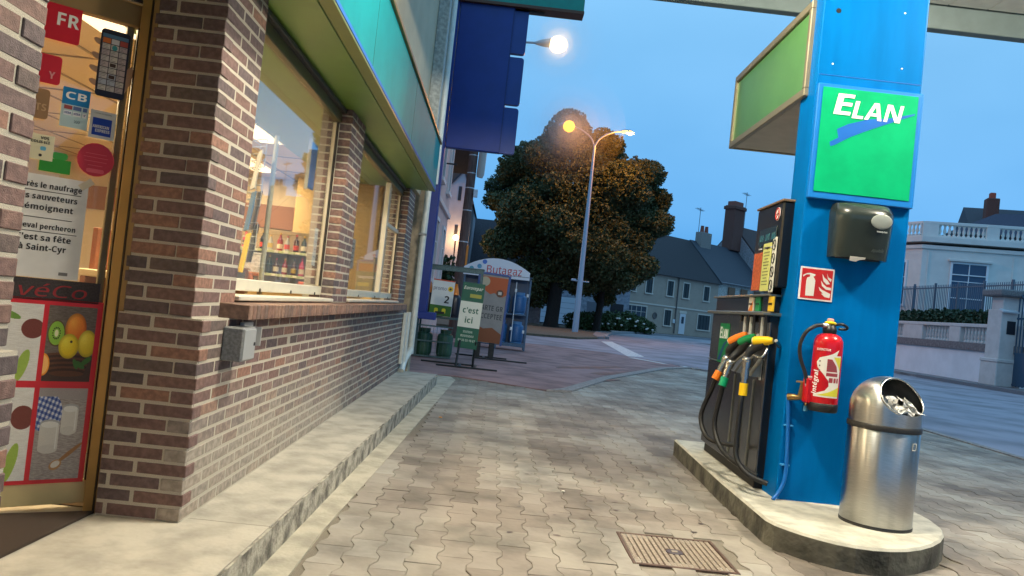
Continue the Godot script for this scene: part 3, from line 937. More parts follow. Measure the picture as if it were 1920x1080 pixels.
func door() -> void:
	var gold := mat(rgb(176, 148, 96), 0.35, 0.5, "soft")
	var tan := mat(rgb(150, 122, 78), 0.5, 0.2, "soft")
	var dark := mat(rgb(36, 32, 26), 0.35)
	var s := shop_node
	bx("door_post", V(-1.714, 1.43, -3.61), V(0.055, 2.6, 0.09), gold, s, 0.005)
	bx("door_post_cover", V(-1.667, 1.43, -3.575), V(0.028, 2.6, 0.05), tan, s, 0.003)
	bx("door_gasket", V(-1.685, 1.43, -3.578), V(0.008, 2.6, 0.06), dark, s, 0.0)
	var sm := MB.new()
	sm.box(V(0.008, 1.15, -0.014), V(0.02, 2.24, 0.045), 0.004)
	sm.box(V(-0.87, 1.15, -0.01), V(0.06, 2.24, 0.04), 0.004)
	var df := put("door", sm, gold, s, V(-1.76, 0.15, -3.635), Basis(Vector3.UP, deg_to_rad(37.7)))
	bx("bottom_rail", V(-0.43, 0.075, -0.012), V(0.86, 0.105, 0.04), mat(rgb(222, 204, 150), 0.45, 0.1, "soft"), df, 0.004)
	bx("top_rail", V(-0.43, 2.26, -0.01), V(0.92, 0.1, 0.05), tan, df, 0.004)
	bx("stile_gasket", V(-0.012, 1.15, -0.008), V(0.016, 2.2, 0.03), dark, df, 0.0)
	bx("stile_inner", V(-0.045, 1.15, -0.03), V(0.03, 2.2, 0.03), mat(rgb(110, 92, 52), 0.4, 0.4), df, 0.003)
	bx("edge_strip", V(-0.026, 1.2, 0.004), V(0.006, 1.9, 0.008), mat(rgb(230, 200, 130), 0.3, 0.5), df, 0.001)
	bx("pane", V(-0.44, 1.17, -0.012), V(0.82, 2.1, 0.006), glass(0.05), df, 0.0)
	var hd := MB.new()
	hd.tube([V(-0.8, 0.8, 0.02), V(-0.8, 0.8, 0.07), V(-0.8, 1.3, 0.07), V(-0.8, 1.3, 0.02)], 0.012, 10)
	put("handle", hd, gold, df)
	# header over the door and the glazed side panel hidden behind the near pillar
	bx("transom_panel", V(-0.43, 2.47, -0.02), V(0.95, 0.3, 0.05), mat(rgb(126, 110, 60), 0.45, 0.3, "soft"), df, 0.004)
	bx("transom_groove", V(-0.43, 2.328, 0.008), V(0.95, 0.016, 0.02), dark, df, 0.0)
	var sp := bx("side_glazing", V(-2.24, 0.22, -2.69), V(0.05, 0.12, 0.94), gold, s, 0.004, Basis(Vector3.UP, deg_to_rad(33.5)))
	bx("pane", V(0, 1.15, 0), V(0.006, 2.2, 0.9), glass(0.05), sp, 0.0)
	bx("frame", V(0, 1.15, 0.45), V(0.05, 2.3, 0.05), gold, sp, 0.004)
	bx("head", V(0, 2.4, 0), V(0.05, 0.3, 0.94), tan, sp, 0.004)
	var mt := thing("doormat", "dark brown mat on the step in front of the shop door", "doormat", V(-2.1, 0.151, -3.05))
	put("mat", slab([0.42, -0.5, 0.38, 0.9, -0.5, 1.2, -0.7, 0.1], 0, 0.012), mat(rgb(84, 68, 56), 0.95, 0, "speck", V(6, 6, 6), "fine", 0.4), mt)
	# posters and stickers, each laid on the glass
	var o := V(-1.76, 0.15, -3.635)
	var turn := 37.7
	var place := func(called: String, label: String, cat: String) -> Node3D: return thing(called, label, cat, o, turn)
	var black := mat(rgb(32, 32, 34), 0.6)
	var white := mat(rgb(236, 236, 232), 0.55)
	var red := mat(rgb(214, 40, 50), 0.4)
	var p: Node3D = place.call("newspaper_poster", "white poster with black French headlines taped on the door glass", "poster")
	plate("sheet", -0.29, 1.245, 0.29, 0.445, mat(rgb(232, 232, 230), 0.6, 0, "soft"), p)
	var rows := [["Après le naufrage", 1.422, 0.024, 0.25], ["les sauveteurs", 1.372, 0.025, 0.225], ["témoignent", 1.327, 0.025, 0.2], ["Cheval percheron", 1.245, 0.022, 0.235], ["C'est sa fête", 1.195, 0.026, 0.21], ["à Saint-Cyr", 1.152, 0.026, 0.18]]
	for q in rows:
		text("lettering", q[0], q[2], black, p, V(-0.295 + (0.0 if q[3] > 0.23 else 0.0), q[1], 0.0145), Basis(), q[3] * 1.0)
	for q in [[1.398, 0.25], [1.282, 0.2], [1.221, 0.25]]:
		bx("rule", V(-0.295, q[0], 0.0141), V(q[1], 0.003, 0.001), black, p, 0.0)
	plate("tape", -0.155, 1.455, 0.06, 0.03, mat(rgb(214, 204, 180), 0.4), p, 0.0142, 0.0006).rotation.z = 0.7
	plate("stamp", -0.205, 1.046, 0.035, 0.014, mat(rgb(120, 120, 120), 0.6), p, 0.0138, 0.0006)
	p = place.call("slate_strip", "dark strip with red chalk letters under the newspaper poster", "sign")
	plate("board", -0.3, 0.972, 0.5, 0.095, mat(rgb(66, 60, 62), 0.7, 0, "dirt", V(8, 8, 8)), p)
	text("lettering", "véCo", 0.055, mat(rgb(150, 46, 52), 0.8), p, V(-0.235, 0.968, 0.014), Basis(), 0.27, 0.25, false)
	p = place.call("food_poster", "red bordered food poster of fruit and milk on the lower door", "poster")
	plate("border", -0.33, 0.527, 0.605, 0.815, red, p)
	plate("fruit_photo", -0.145, 0.74, 0.19, 0.335, printed(grained(fruit_print())), p, 0.0142, 0.001)
	plate("milk_photo", -0.145, 0.34, 0.19, 0.405, printed(grained(milk_print())), p, 0.0142, 0.001)
	var lp := printed(grained(leaf_print()))
	plate("leaf_photo", -0.36, 0.74, 0.2, 0.335, lp, p, 0.0142, 0.001)
	plate("leaf_photo", -0.36, 0.34, 0.2, 0.405, lp, p, 0.0142, 0.001)
	p = place.call("phone_poster", "cut-out poster of a hand holding a dark phone, top of the door", "poster")
	var tilt := Basis(Vector3.BACK, 0.02)
	var skin := mat(rgb(196, 158, 128), 0.6)
	for q in [[-0.178, 2.10], [-0.182, 2.035], [-0.185, 1.975], [-0.18, 1.915]]:
		var m := MB.new()
		m.ball(Vector3.ZERO, V(0.026, 0.014, 0.0012), 12, 6, Basis(Vector3.BACK, -0.4))
		put("finger", m, skin, p, V(q[0] + 0.008, q[1], 0.0125))
	var th := MB.new()
	th.ball(Vector3.ZERO, V(0.02, 0.075, 0.0012), 12, 6, Basis(Vector3.BACK, -0.25))
	put("thumb", th, skin, p, V(-0.047, 1.95, 0.0125))
	plate("phone", -0.108, 2.012, 0.12, 0.305, mat(rgb(44, 34, 42), 0.3), p, 0.0135, 0.0016, 0.016)
	var si := Image.create(96, 220, false, Image.FORMAT_RGB8)
	si.fill(rgb(80, 70, 74))
	si.fill_rect(Rect2i(0, 0, 96, 14), rgb(90, 130, 160))
	var pr := RandomNumberGenerator.new()
	pr.seed = 3
	for i in 3:
		for j in 9:
			var c: Color = [rgb(214, 205, 196), rgb(206, 186, 180), rgb(222, 214, 200), rgb(196, 200, 206)][pr.randi() % 4]
			if j == 0:
				c = [rgb(226, 120, 40), rgb(225, 222, 220), rgb(196, 84, 60)][i]
			si.fill_rect(Rect2i(2 + i * 32, 16 + j * 23, 29, 20), c)
			if i == 1 and (j == 4 or j == 6):
				si.fill_rect(Rect2i(5 + i * 32, 19 + j * 23, 22, 14), rgb(80, 56, 36))
			elif j > 0:
				for r in 3:
					si.fill_rect(Rect2i(4 + i * 32, 19 + j * 23 + r * 6, 8 + pr.randi() % 16, 2), c.darkened(0.35))
	disc_into(si, 48, 50, 10, 10, rgb(70, 160, 160))
	plate("screen", -0.108, 2.016, 0.106, 0.255, printed(si, 0.3), p, 0.0153, 0.0006)
	p = place.call("card_sticker", "blue and pale bank card sticker with the letters CB on the door", "sticker")
	plate("top", -0.235, 1.83, 0.108, 0.075, mat(rgb(20, 120, 180), 0.4), p)
	plate("bottom", -0.235, 1.743, 0.108, 0.1, mat(rgb(176, 200, 204), 0.5), p)
	text("lettering", "CB", 0.032, white, p, V(-0.235, 1.832, 0.0145), Basis(), 0.082)
	for q in [[-0.262, "VISA", rgb(30, 60, 140)], [-0.226, "VISA", rgb(30, 60, 140)], [-0.196, "V", rgb(30, 60, 140)]]:
		plate("card", q[0], 1.755, 0.032 if q[0] < -0.2 else 0.016, 0.02, mat(rgb(225, 228, 232), 0.5), p, 0.0138, 0.0006)
		text("lettering", q[1], 0.009, mat(q[2], 0.5), p, V(q[0], 1.756, 0.0148), Basis(), 0.026 if q[0] < -0.2 else 0.008, 0.2)
		plate("card", q[0], 1.78, 0.032 if q[0] < -0.2 else 0.016, 0.017, mat(rgb(150, 70, 70) if q[0] < -0.25 else rgb(80, 100, 150), 0.5), p, 0.0138, 0.0006)
	for k in 3:
		var m := MB.new()
		m.tube(curve([V(-0.232 + k * 0.008, 1.715, 0.0142), V(-0.228 + k * 0.008, 1.722, 0.0142), V(-0.232 + k * 0.008, 1.729, 0.0142)], 4), 0.0012, 5)
		put("contactless_mark", m, mat(rgb(90, 110, 120), 0.5), p)
	p = place.call("card_sticker", "white sticker with a blue square of card lettering, below the phone", "sticker")
	plate("sheet", -0.12, 1.732, 0.105, 0.125, mat(rgb(216, 218, 216), 0.5), p)
	plate("blue_square", -0.122, 1.722, 0.078, 0.078, mat(rgb(20, 60, 170), 0.4), p, 0.0138, 0.0006)
	text("lettering", "AMERICAN", 0.013, white, p, V(-0.126, 1.722, 0.0146), Basis(), 0.066)
	text("lettering", "EXPRESS", 0.013, white, p, V(-0.118, 1.704, 0.0146), Basis(), 0.058)
	text("lettering", "Cartes acceptées", 0.006, mat(rgb(110, 130, 130), 0.6), p, V(-0.122, 1.782, 0.014), Basis(), 0.07, 0.0, false)
	p = place.call("round_sticker", "round pink red sticker with faint lettering on the door glass", "sticker")
	plate("disc", -0.13, 1.572, 0.15, 0.15, mat(rgb(206, 52, 70), 0.4), p, 0.012, 0.0016, 0.0749)
	plate("tab", -0.128, 1.522, 0.072, 0.018, mat(rgb(226, 96, 110), 0.4), p, 0.0138, 0.0006, 0.008)
	for q in [[1.598, 0.085], [1.582, 0.1], [1.564, 0.09], [1.546, 0.06]]:
		bx("print_line", V(-0.13, q[0], 0.0137), V(q[1], 0.0035, 0.0005), mat(rgb(222, 90, 100), 0.5), p, 0.0)
	p = place.call("red_sticker", "red sticker with the white letters FR at the top of the door", "sticker")
	plate("sheet", -0.33, 2.155, 0.16, 0.2, mat(rgb(196, 16, 36), 0.4), p, 0.012, 0.0016, 0.012)
	text("lettering", "FR", 0.055, white, p, V(-0.3, 2.15, 0.0145), Basis(), 0.085)
	p = place.call("red_sticker", "small red sticker ending in the letter Y, below the FR sticker", "sticker")
	plate("sheet", -0.385, 1.925, 0.16, 0.125, mat(rgb(200, 30, 46), 0.4), p, 0.012, 0.0016, 0.014)
	text("lettering", "Y", 0.03, mat(rgb(225, 150, 150), 0.5), p, V(-0.338, 1.9, 0.0145))
	p = place.call("brown_sticker", "faded brown sticker with the letters TS beside the near pillar", "sticker")
	plate("sheet", -0.395, 1.77, 0.12, 0.13, mat(rgb(150, 116, 80), 0.5), p, 0.012, 0.0016, 0.014)
	text("lettering", "TS", 0.03, mat(rgb(196, 160, 120), 0.5), p, V(-0.365, 1.755, 0.0145))
	p = place.call("parcel_notice", "small cream notice with black words above the newspaper poster", "notice")
	plate("sheet", -0.36, 1.585, 0.125, 0.11, mat(rgb(226, 220, 186), 0.5), p)
	text("lettering", "VOS", 0.012, black, p, V(-0.335, 1.625, 0.0143))
	text("lettering", "COLIS ICI", 0.011, black, p, V(-0.35, 1.607, 0.0143), Basis(), 0.07)
	plate("blue_mark", -0.337, 1.58, 0.022, 0.018, mat(rgb(100, 180, 215), 0.5), p, 0.0138, 0.0006, 0.006)
	plate("black_mark", -0.345, 1.55, 0.012, 0.012, black, p, 0.0138, 0.0006, 0.005)
	p = place.call("green_leaflet", "bright green leaflet behind the cream notice on the door", "leaflet")
	plate("sheet", -0.285, 1.515, 0.12, 0.06, mat(rgb(40, 140, 40), 0.5), p, 0.0121, 0.001)
	plate("strip", -0.27, 1.56, 0.06, 0.03, mat(rgb(50, 150, 60), 0.5), p, 0.0121, 0.001, 0.012)

func shop_inside() -> void:
	var s := shop_node
	# ceiling lights: panels that glow and the area lights just under them
	var panel := glow(rgb(255, 236, 200), 1.6)
	for q in [[-2.6, -4.6], [-2.6, -8.0], [-4.6, -2.0], [-4.6, -6.4], [-3.4, -10.4]]:
		bx("ceiling_light", V(q[0], 2.768, q[1]), V(0.3, 0.02, 1.2), panel, s, 0.0)
		area_light("ceiling_lamp", V(q[0], 2.75, q[1]), Vector2(0.28, 1.15), rgb(255, 228, 180), 9.0, self)
	bx("wall_band", V(-3.9, 2.2, -11.62), V(4.6, 0.34, 0.03), mat(rgb(150, 104, 80), 0.8), s, 0.0)
	bx("yellow_pillar", V(-1.95, 1.45, -8.7), V(0.22, 2.6, 0.16), mat(rgb(226, 180, 70), 0.7), s, 0.004)
	bx("cream_panel", V(-2.35, 1.5, -11.1), V(1.2, 2.5, 0.06), mat(rgb(206, 176, 120), 0.8), s, 0.0)
	# shelf unit with bottles at the end of the room
	var unit := thing("shop_shelf", "long lit shelf unit carrying rows of bottles inside the shop", "shelf", V(-3.2, 0.165, -10.3))
	var sw := mat(rgb(206, 196, 170), 0.6)
	bx("back_panel", V(0, 0.9, -0.22), V(1.9, 1.75, 0.03), mat(rgb(150, 132, 100), 0.7), unit, 0.003)
	for k in 5:
		bx("shelf", V(0, 0.28 + k * 0.3, 0), V(1.9, 0.022, 0.42), sw, unit, 0.003)
		bx("price_rail", V(0, 0.275 + k * 0.3, 0.215), V(1.9, 0.034, 0.012), mat(rgb(196, 206, 150), 0.5), unit, 0.002)
		for j in 14:
			bx("price_ticket", V(-0.88 + j * 0.135, 0.275 + k * 0.3, 0.2225), V(0.05, 0.026, 0.002), mat(rgb(240, 238, 220), 0.6), unit, 0.0)
	for e in [-0.95, 0.95]:
		bx("upright", V(e, 0.88, -0.1), V(0.03, 1.75, 0.26), mat(rgb(90, 80, 66), 0.6), unit, 0.003)
	var cols := [["red", rgb(160, 30, 34)], ["pink", rgb(214, 70, 100)], ["amber", rgb(196, 130, 30)], ["dark green", rgb(30, 50, 30)], ["brown", rgb(80, 40, 24)], ["clear", rgb(186, 186, 176)], ["black", rgb(30, 24, 24)]]
	for row in [1, 3, 4]:
		for j in 17:
			var c = cols[rng.randi() % 7]
			var o := thing("bottle", "%s bottle, %s from the left on the %s row of the shop shelf" % [c[0], ["first", "second", "third", "fourth", "fifth", "sixth", "seventh", "eighth", "ninth", "tenth", "eleventh", "twelfth", "thirteenth", "fourteenth", "fifteenth", "sixteenth", "last"][j], ["", "bottom", "", "middle", "top"][row]], "bottle", V(-3.2 - 0.86 + j * 0.108, 0.165 + 0.292 + row * 0.3, -10.3 + 0.08 + rng.randf_range(-0.03, 0.05)), 0, "bottles on the shop shelf")
			var f := rng.randf_range(0.9, 1.15)
			var m := MB.new()
			m.lathe([Vector2(0, 0), Vector2(0.036, 0), Vector2(0.036, 0.12 * f), Vector2(0.014, 0.165 * f), Vector2(0.012, 0.2 * f), Vector2(0, 0.2 * f)], 12)
			put("body", m, mat(c[1], 0.15), o)
			var l := MB.new()
			l.lathe([Vector2(0.0365, 0.03), Vector2(0.0365, 0.09)], 12)
			put("label_band", l, mat([rgb(230, 220, 190), rgb(200, 170, 60), rgb(60, 60, 60), rgb(210, 60, 40)][rng.randi() % 4], 0.6), o)
			var cp := MB.new()
			cp.lathe([Vector2(0.013, 0.19 * f), Vector2(0.013, 0.215 * f), Vector2(0, 0.216 * f)], 10)
			put("cap", cp, mat([rgb(180, 40, 40), rgb(30, 30, 30), rgb(200, 160, 60)][rng.randi() % 3], 0.4), o)
	# goods on the low window shelf
	var ledge := thing("window_shelf", "wooden display shelf with goods behind the first shop window", "shelf", V(-1.95, 0.165, -5.6))
	bx("top", V(0, 1.04, 0), V(0.6, 0.04, 2.7), mat(rgb(214, 196, 150), 0.5), ledge, 0.005)
	bx("front", V(-0.27, 0.52, 0), V(0.03, 1.0, 2.7), mat(rgb(150, 96, 56), 0.6), ledge, 0.003)
	bx("back_board", V(-0.28, 1.17, 0.1), V(0.03, 0.24, 2.3), mat(rgb(148, 84, 44), 0.6), ledge, 0.003)
	var goods := [["wooden gift box standing on the window shelf", rgb(176, 130, 80), V(0.1, 0.26, 0.14), -4.9, "box"], ["tan gift box with a dark window on the window shelf", rgb(190, 140, 84), V(0.1, 0.3, 0.16), -5.15, "box"], ["low brown basket of pastries on the window shelf", rgb(150, 84, 44), V(0.28, 0.1, 0.4), -5.7, "basket"], ["orange packet lying on the window shelf", rgb(214, 110, 50), V(0.2, 0.08, 0.22), -6.2, "packet"], ["cream carton left of the wooden gift box on the window shelf", rgb(220, 206, 170), V(0.14, 0.2, 0.2), -4.6, "carton"], ["red biscuit tin behind the pastry basket", rgb(160, 40, 36), V(0.14, 0.16, 0.16), -5.45, "tin"], ["small green tea box beside the pastry basket", rgb(60, 110, 60), V(0.1, 0.14, 0.1), -5.98, "box"], ["white paper bag at the far end of the window shelf", rgb(226, 222, 210), V(0.16, 0.24, 0.14), -6.42, "bag"]]
	for q in goods:
		var o := thing("goods_" + q[4], q[0], q[4], V(-2.0, 1.226, q[3]))
		bx("body", V(0, q[2].y / 2, 0), q[2], mat(q[1], 0.6, 0, "grain"), o, 0.008)
		bx("face", V(q[2].x / 2 + 0.002, q[2].y * 0.5, 0), V(0.004, q[2].y * 0.6, q[2].z * 0.5), mat(q[1].darkened(0.65), 0.3), o, 0.0)
		bx("lid", V(0, q[2].y + 0.006, 0), V(q[2].x * 1.03, 0.012, q[2].z * 1.03), mat(q[1].lightened(0.2), 0.5), o, 0.003)
	# revolving magazine rack close to the glass
	var rack := thing("magazine_rack", "wire magazine rack on a grey pole behind the first window", "rack", V(-1.72, 0.165, -5.75))
	var wire := mat(rgb(206, 208, 206), 0.4, 0.3)
	tb("pole", [V(0, 0, 0), V(0, 2.16, 0)], 0.018, mat(rgb(190, 186, 160), 0.4, 0.2), rack)
	for q in [[1.62, 0.24], [1.9, 0.24], [1.3, 0.26]]:
		var m := MB.new()
		for k in 5:
			m.tube([V(-0.02, q[0] + k * 0.05, 0.16), V(-0.15, q[0] + k * 0.05, 0.05), V(-0.15, q[0] + k * 0.05, -0.12)], 0.004, 5)
		for e in [0.16, -0.12]:
			m.tube([V(-0.02 if e > 0 else -0.15, q[0], e), V(-0.02 if e > 0 else -0.15, q[0] + 0.2, e)], 0.004, 5)
		put("wire_pocket", m, wire, rack)
	var mags := [["blue magazine in the upper pocket of the rack", rgb(90, 130, 170), 1.72, 0.1], ["white magazine at the top of the rack", rgb(226, 226, 224), 2.02, 0.06], ["yellow magazine hanging low on the rack", rgb(236, 206, 20), 1.42, 0.12], ["dark magazine behind the yellow one on the rack", rgb(50, 52, 56), 1.5, -0.04], ["grey magazine beside the blue one on the rack", rgb(120, 116, 110), 1.74, -0.03]]
	for q in mags:
		var o := thing("magazine", q[0], "magazine", V(-1.8, q[2] + 0.02, -5.68 + q[3]), 25, "magazines on the rack")
		var b := Basis(Vector3.BACK, -0.1)
		bx("pages", V(0, 0.0, 0), V(0.012, 0.28, 0.2), mat(q[1], 0.4), o, 0.002, b)
		bx("cover_band", V(0.0075, 0.09, 0), V(0.002, 0.05, 0.16), mat(q[1].inverted().lerp(q[1], 0.3), 0.4), o, 0.0, b)
		bx("picture", V(0.006, -0.03, 0), V(0.004, 0.13, 0.15), mat(q[1].darkened(0.4), 0.4), o, 0.0, b)
	var lf := thing("window_notice", "narrow pale paper notice taped inside the first window", "notice", V(-1.482, 1.55, -6.28))
	bx("sheet", V(0, 0.02, 0), V(0.002, 0.3, 0.11), mat(rgb(206, 214, 206), 0.6), lf, 0.0)
	for k in 7:
		bx("print_line", V(0.002, 0.12 - k * 0.03, 0), V(0.001, 0.008, 0.08), mat(rgb(140, 160, 170), 0.6), lf, 0.0)
	var bl := thing("blue_banner", "blue hanging sign behind the first shop window", "sign", V(-1.56, 2.0, -6.2))
	bx("panel", V(0, 0.2, 0), V(0.02, 0.36, 0.2), mat(rgb(40, 110, 190), 0.4), bl, 0.003)
	bx("edge", V(0, 0.2, 0.11), V(0.026, 0.4, 0.02), mat(rgb(190, 190, 180), 0.4), bl, 0.003)
	# what stands behind the second window
	var c2 := thing("counter", "cream counter with papers behind the second shop window", "counter", V(-2.1, 0.165, -9.0))
	bx("body", V(0, 0.5, 0), V(0.7, 1.0, 2.4), mat(rgb(196, 170, 120), 0.6), c2, 0.006)
	bx("top", V(0, 1.02, 0), V(0.76, 0.04, 2.5), mat(rgb(226, 216, 196), 0.4), c2, 0.006)
	bx("orange_box", V(0.2, 1.08, 0.95), V(0.2, 0.08, 0.2), mat(rgb(220, 96, 50), 0.5), c2, 0.004)
	for q in [["dark bag standing on the counter behind the window", rgb(40, 40, 46), V(-1.9, 1.205, -9.1), 0.17, 0.36, "bag"], ["brown potted plant on the counter near the window mullion", rgb(96, 70, 50), V(-2.0, 1.205, -9.45), 0.12, 0.26, "plant pot"], ["black bottle carrier at the near end of the counter", rgb(30, 30, 34), V(-1.85, 1.205, -8.0), 0.1, 0.3, "carrier"]]:
		var o := thing(q[5].replace(" ", "_"), q[0], q[5], q[2])
		var m := MB.new()
		m.lathe([Vector2(0, 0), Vector2(q[3], 0), Vector2(q[3] * 1.05, q[4] * 0.4), Vector2(q[3] * 0.6, q[4] * 0.85), Vector2(q[3] * 0.3, q[4]), Vector2(0, q[4])], 14)
		put("body", m, mat(q[1], 0.6, 0, "dirt", V(3, 3, 3)), o)
		var h := MB.new()
		h.tube(curve([V(-q[3] * 0.5, q[4] * 0.85, 0), V(0, q[4] * 1.2, 0), V(q[3] * 0.5, q[4] * 0.85, 0)], 5), 0.012, 6)
		put("handle", h, mat(q[1].darkened(0.3), 0.6), o)
	var nt := thing("white_notice", "white paper notice stuck inside the second shop window", "notice", V(-1.482, 1.62, -7.75))
	bx("sheet", V(0, 0, 0), V(0.002, 0.3, 0.5), mat(rgb(226, 222, 214), 0.6), nt, 0.0)
	for k in 5:
		bx("print_line", V(0.002, 0.1 - k * 0.045, 0), V(0.001, 0.012, 0.38), mat(rgb(150, 150, 150), 0.6), nt, 0.0)

# ---------------------------------------------------------------- canopy, pump island
func canopy() -> void:
	var s := thing("canopy", "grey station canopy with dark edge high over the pump island", "canopy")
	var under := mat(rgb(222, 222, 214), 0.5, 0, "soft")
	bx("roof_deck", V(3.6, 4.95, -1.2), V(9.2, 0.3, 13.2), mat(rgb(130, 132, 128), 0.7), s, 0.0)
	for i in 23:   # ceiling trays
		bx("ceiling_tray", V(-0.8 + 0.4 * i, 4.77, -1.2), V(0.394, 0.06, 13.0), under, s, 0.006)
	var lip := mat(rgb(110, 126, 126), 0.5, 0.1, "soft")
	bx("edge_beam", V(3.6, 4.74, -7.8), V(9.3, 0.46, 0.12), lip, s, 0.006)
	bx("edge_beam", V(3.6, 4.74, 5.4), V(9.3, 0.46, 0.12), lip, s, 0.006)
	bx("edge_beam", V(8.22, 4.74, -1.2), V(0.12, 0.46, 13.0), lip, s, 0.006)
	for q in [[0.45, -4.05], [4.5, -4.05]]:
		var l := bx("lamp_housing", V(q[0], 4.715, q[1]), V(0.5, 0.05, 0.5), mat(rgb(210, 210, 205), 0.4), s, 0.006)
		bx("lamp_stem", V(0, -0.075, 0), V(0.1, 0.1, 0.1), mat(rgb(180, 180, 176), 0.4), l, 0.004)
		bx("lamp_diffuser", V(0, -0.2, 0), V(0.36, 0.15, 0.36), glow(rgb(255, 243, 218), 4.0), l, 0.03)
		omni("canopy_lamp", V(q[0], 4.515, q[1]), rgb(255, 245, 224), 17.5, 0.2, self)

func island() -> void:
	var conc := mat(rgb(210, 205, 188), 0.85, 0, "worn", V(0.6, 0.7, 0.7), "fine", 0.2, true)
	var side := mat(rgb(112, 108, 94), 0.9, 0, "peel", V(0.55, 0.55, 0.55), "bump", 0.6, true)
	var out := [1.88, -7.62, 1.80, -5.81, 1.778, -4.76, 1.80, -4.66, 1.85, -4.57, 1.90, -4.5, 1.97, -4.43, 2.05, -4.37, 2.14, -4.335, 2.23, -4.325, 2.33, -4.335, 2.45, -4.375, 2.56, -4.44, 2.69, -4.545, 2.81, -4.67, 2.92, -4.82, 3.0, -4.98, 3.05, -5.2, 3.12, -7.62]
	var o := setting("pump_island", slab(out, -0.02, 0.135), side)
	var p := PackedVector2Array()
	for i in range(0, out.size(), 2):
		p.append(Vector2(out[i], out[i + 1]))
	var inn: PackedVector2Array = Geometry2D.offset_polygon(p, -0.012, Geometry2D.JOIN_ROUND)[0]
	var q := []
	for e in inn:
		q.append(e.x)
		q.append(e.y)
	var top := MB.new()
	var flat := slab(q, 0.15, 0.15)
	top.v = flat.v
	top.n = flat.n
	top.uv = flat.uv
	for k in p.size():   # rounded arris
		var j := (k + 1) % p.size()
		var near0 := Geometry2D.get_closest_point_to_segment(p[k], inn[0], inn[1])
		var b0 := p[k]
		for e in inn:
			if e.distance_to(p[k]) < near0.distance_to(p[k]):
				near0 = e
		var near1 := inn[0]
		for e in inn:
			if e.distance_to(p[j]) < near1.distance_to(p[j]):
				near1 = e
		var a := V(b0.x, 0.135, b0.y)
		var b := V(p[j].x, 0.135, p[j].y)
		var c := V(near1.x, 0.15, near1.y)
		var d := V(near0.x, 0.15, near0.y)
		if (b - a).cross(d - a).y < 0:
			top.quad(b, a, d, c)
		else:
			top.quad(a, b, c, d)
	put("slab_top", top, conc, o)
	# the blue column
	var blue := mat(rgb(0, 104, 174), 0.36, 0, "soft", V(1.6, 0.2, 1.6))
	blue.metallic_specular = 0.16
	var s := thing("blue_column", "tall blue steel column with a green square sign on the pump island", "column", V(2.42, 0.15, -5.49))
	var m := MB.new()
	var pr := PackedVector2Array()
	for c in [[0.37, 0.14, 0], [-0.37, 0.14, 90], [-0.37, -0.14, 180], [0.37, -0.14, 270]]:
		for k in 4:
			pr.append(Vector2(c[0] - signf(c[0]) * 0.014, c[1] - signf(c[1]) * 0.014) + Vector2.RIGHT.rotated(deg_to_rad(c[2] + k * 30.0)) * 0.014)
	m.prism(pr, 0.0, 4.6, Transform3D(Basis(Vector3.RIGHT, -PI / 2), Vector3.ZERO))
	put("shaft", m, blue, s)
	bx("seam", V(0, 2.95, 0.1412), V(0.72, 0.004, 0.002), mat(rgb(0, 84, 160), 0.4), s, 0.0)
	var bh := MB.new()
	bh.lathe([Vector2(0.017, 0), Vector2(0.017, 0.002), Vector2(0, 0.002)], 16)
	put("bolt_hole", bh, mat(rgb(10, 16, 24), 0.9), s, V(-0.265, 3.405, 0.1402), Basis(Vector3.RIGHT, PI / 2))
	for q2 in [[0.20, 3.44], [-0.27, 3.03], [0.215, 3.05]]:
		var r := MB.new()
		r.ball(Vector3.ZERO, V(0.007, 0.007, 0.004), 8, 6)
		put("rivet", r, mat(rgb(230, 232, 235), 0.3, 0.5), s, V(q2[0], q2[1], 0.14))
	# sign on the column
	var sg := thing("elan_sign", "green square fuel sign with white letters and blue stroke on the column", "sign", V(2.42, 2.634, -5.35))
	bx("frame", V(0, -0.005, 0.02), V(0.735, 0.80, 0.04), mat(rgb(0, 110, 190), 0.4), sg, 0.006)
	var pg := mat(rgb(0, 164, 108), 0.5, 0, "soft")
	pg.metallic_specular = 0.2
	bx("panel", V(-0.002, 0.006, 0.042), V(0.665, 0.725, 0.006), pg, sg, 0.002)
	var sw := MB.new()
	var sp := poly([2.170, 2.596, 2.163, 2.626, 2.220, 2.661, 2.205, 2.719, 2.279, 2.761, 2.420, 2.810, 2.550, 2.829, 2.736, 2.883, 2.730, 2.871, 2.571, 2.801, 2.428, 2.736, 2.303, 2.674, 2.197, 2.606])
	sw.prism(sp, 0.0, 0.0012, Transform3D(Basis(), V(-2.42, -2.634, 0.0455)))
	put("blue_stroke", sw, mat(rgb(0, 92, 180), 0.4), sg)
	var wl := mat(rgb(248, 248, 246), 0.4)
	text("letter", "E", 0.142, wl, sg, V(-0.182, 0.255, 0.0475), Basis(), 0.115, 0.18, true, 0.002)
	text("letter", "LAN", 0.118, wl, sg, V(0.055, 0.228, 0.0476), Basis(), 0.335, 0.18, true, 0.002)
	# the box sign that runs back from the column over the pump
	var fb := thing("fascia_box", "long green box sign reaching from the column over the pump", "box sign", V(2.03, 2.99, -5.50), -1.0)
	var fm := mat(rgb(150, 140, 116), 0.4, 0.4, "soft")
	bx("body", V(0.38, 0.335, -0.95), V(0.70, 0.64, 1.8), mat(rgb(160, 158, 146), 0.6), fb, 0.0)
	bx("green_face", V(0.014, 0.335, -0.935), V(0.012, 0.56, 1.8), mat(rgb(104, 160, 92), 0.3, 0.2, "soft", V(0.4, 0.4, 0.4)), fb, 0.0)
	for e in [0.02, 0.652]:
		bx("frame_rail", V(0.008, e, -0.935), V(0.04, 0.06, 1.9), fm, fb, 0.006)
	for e in [-0.01, -1.86]:
		bx("frame_end", V(0.009, 0.336, e), V(0.042, 0.58, 0.05), fm, fb, 0.006)
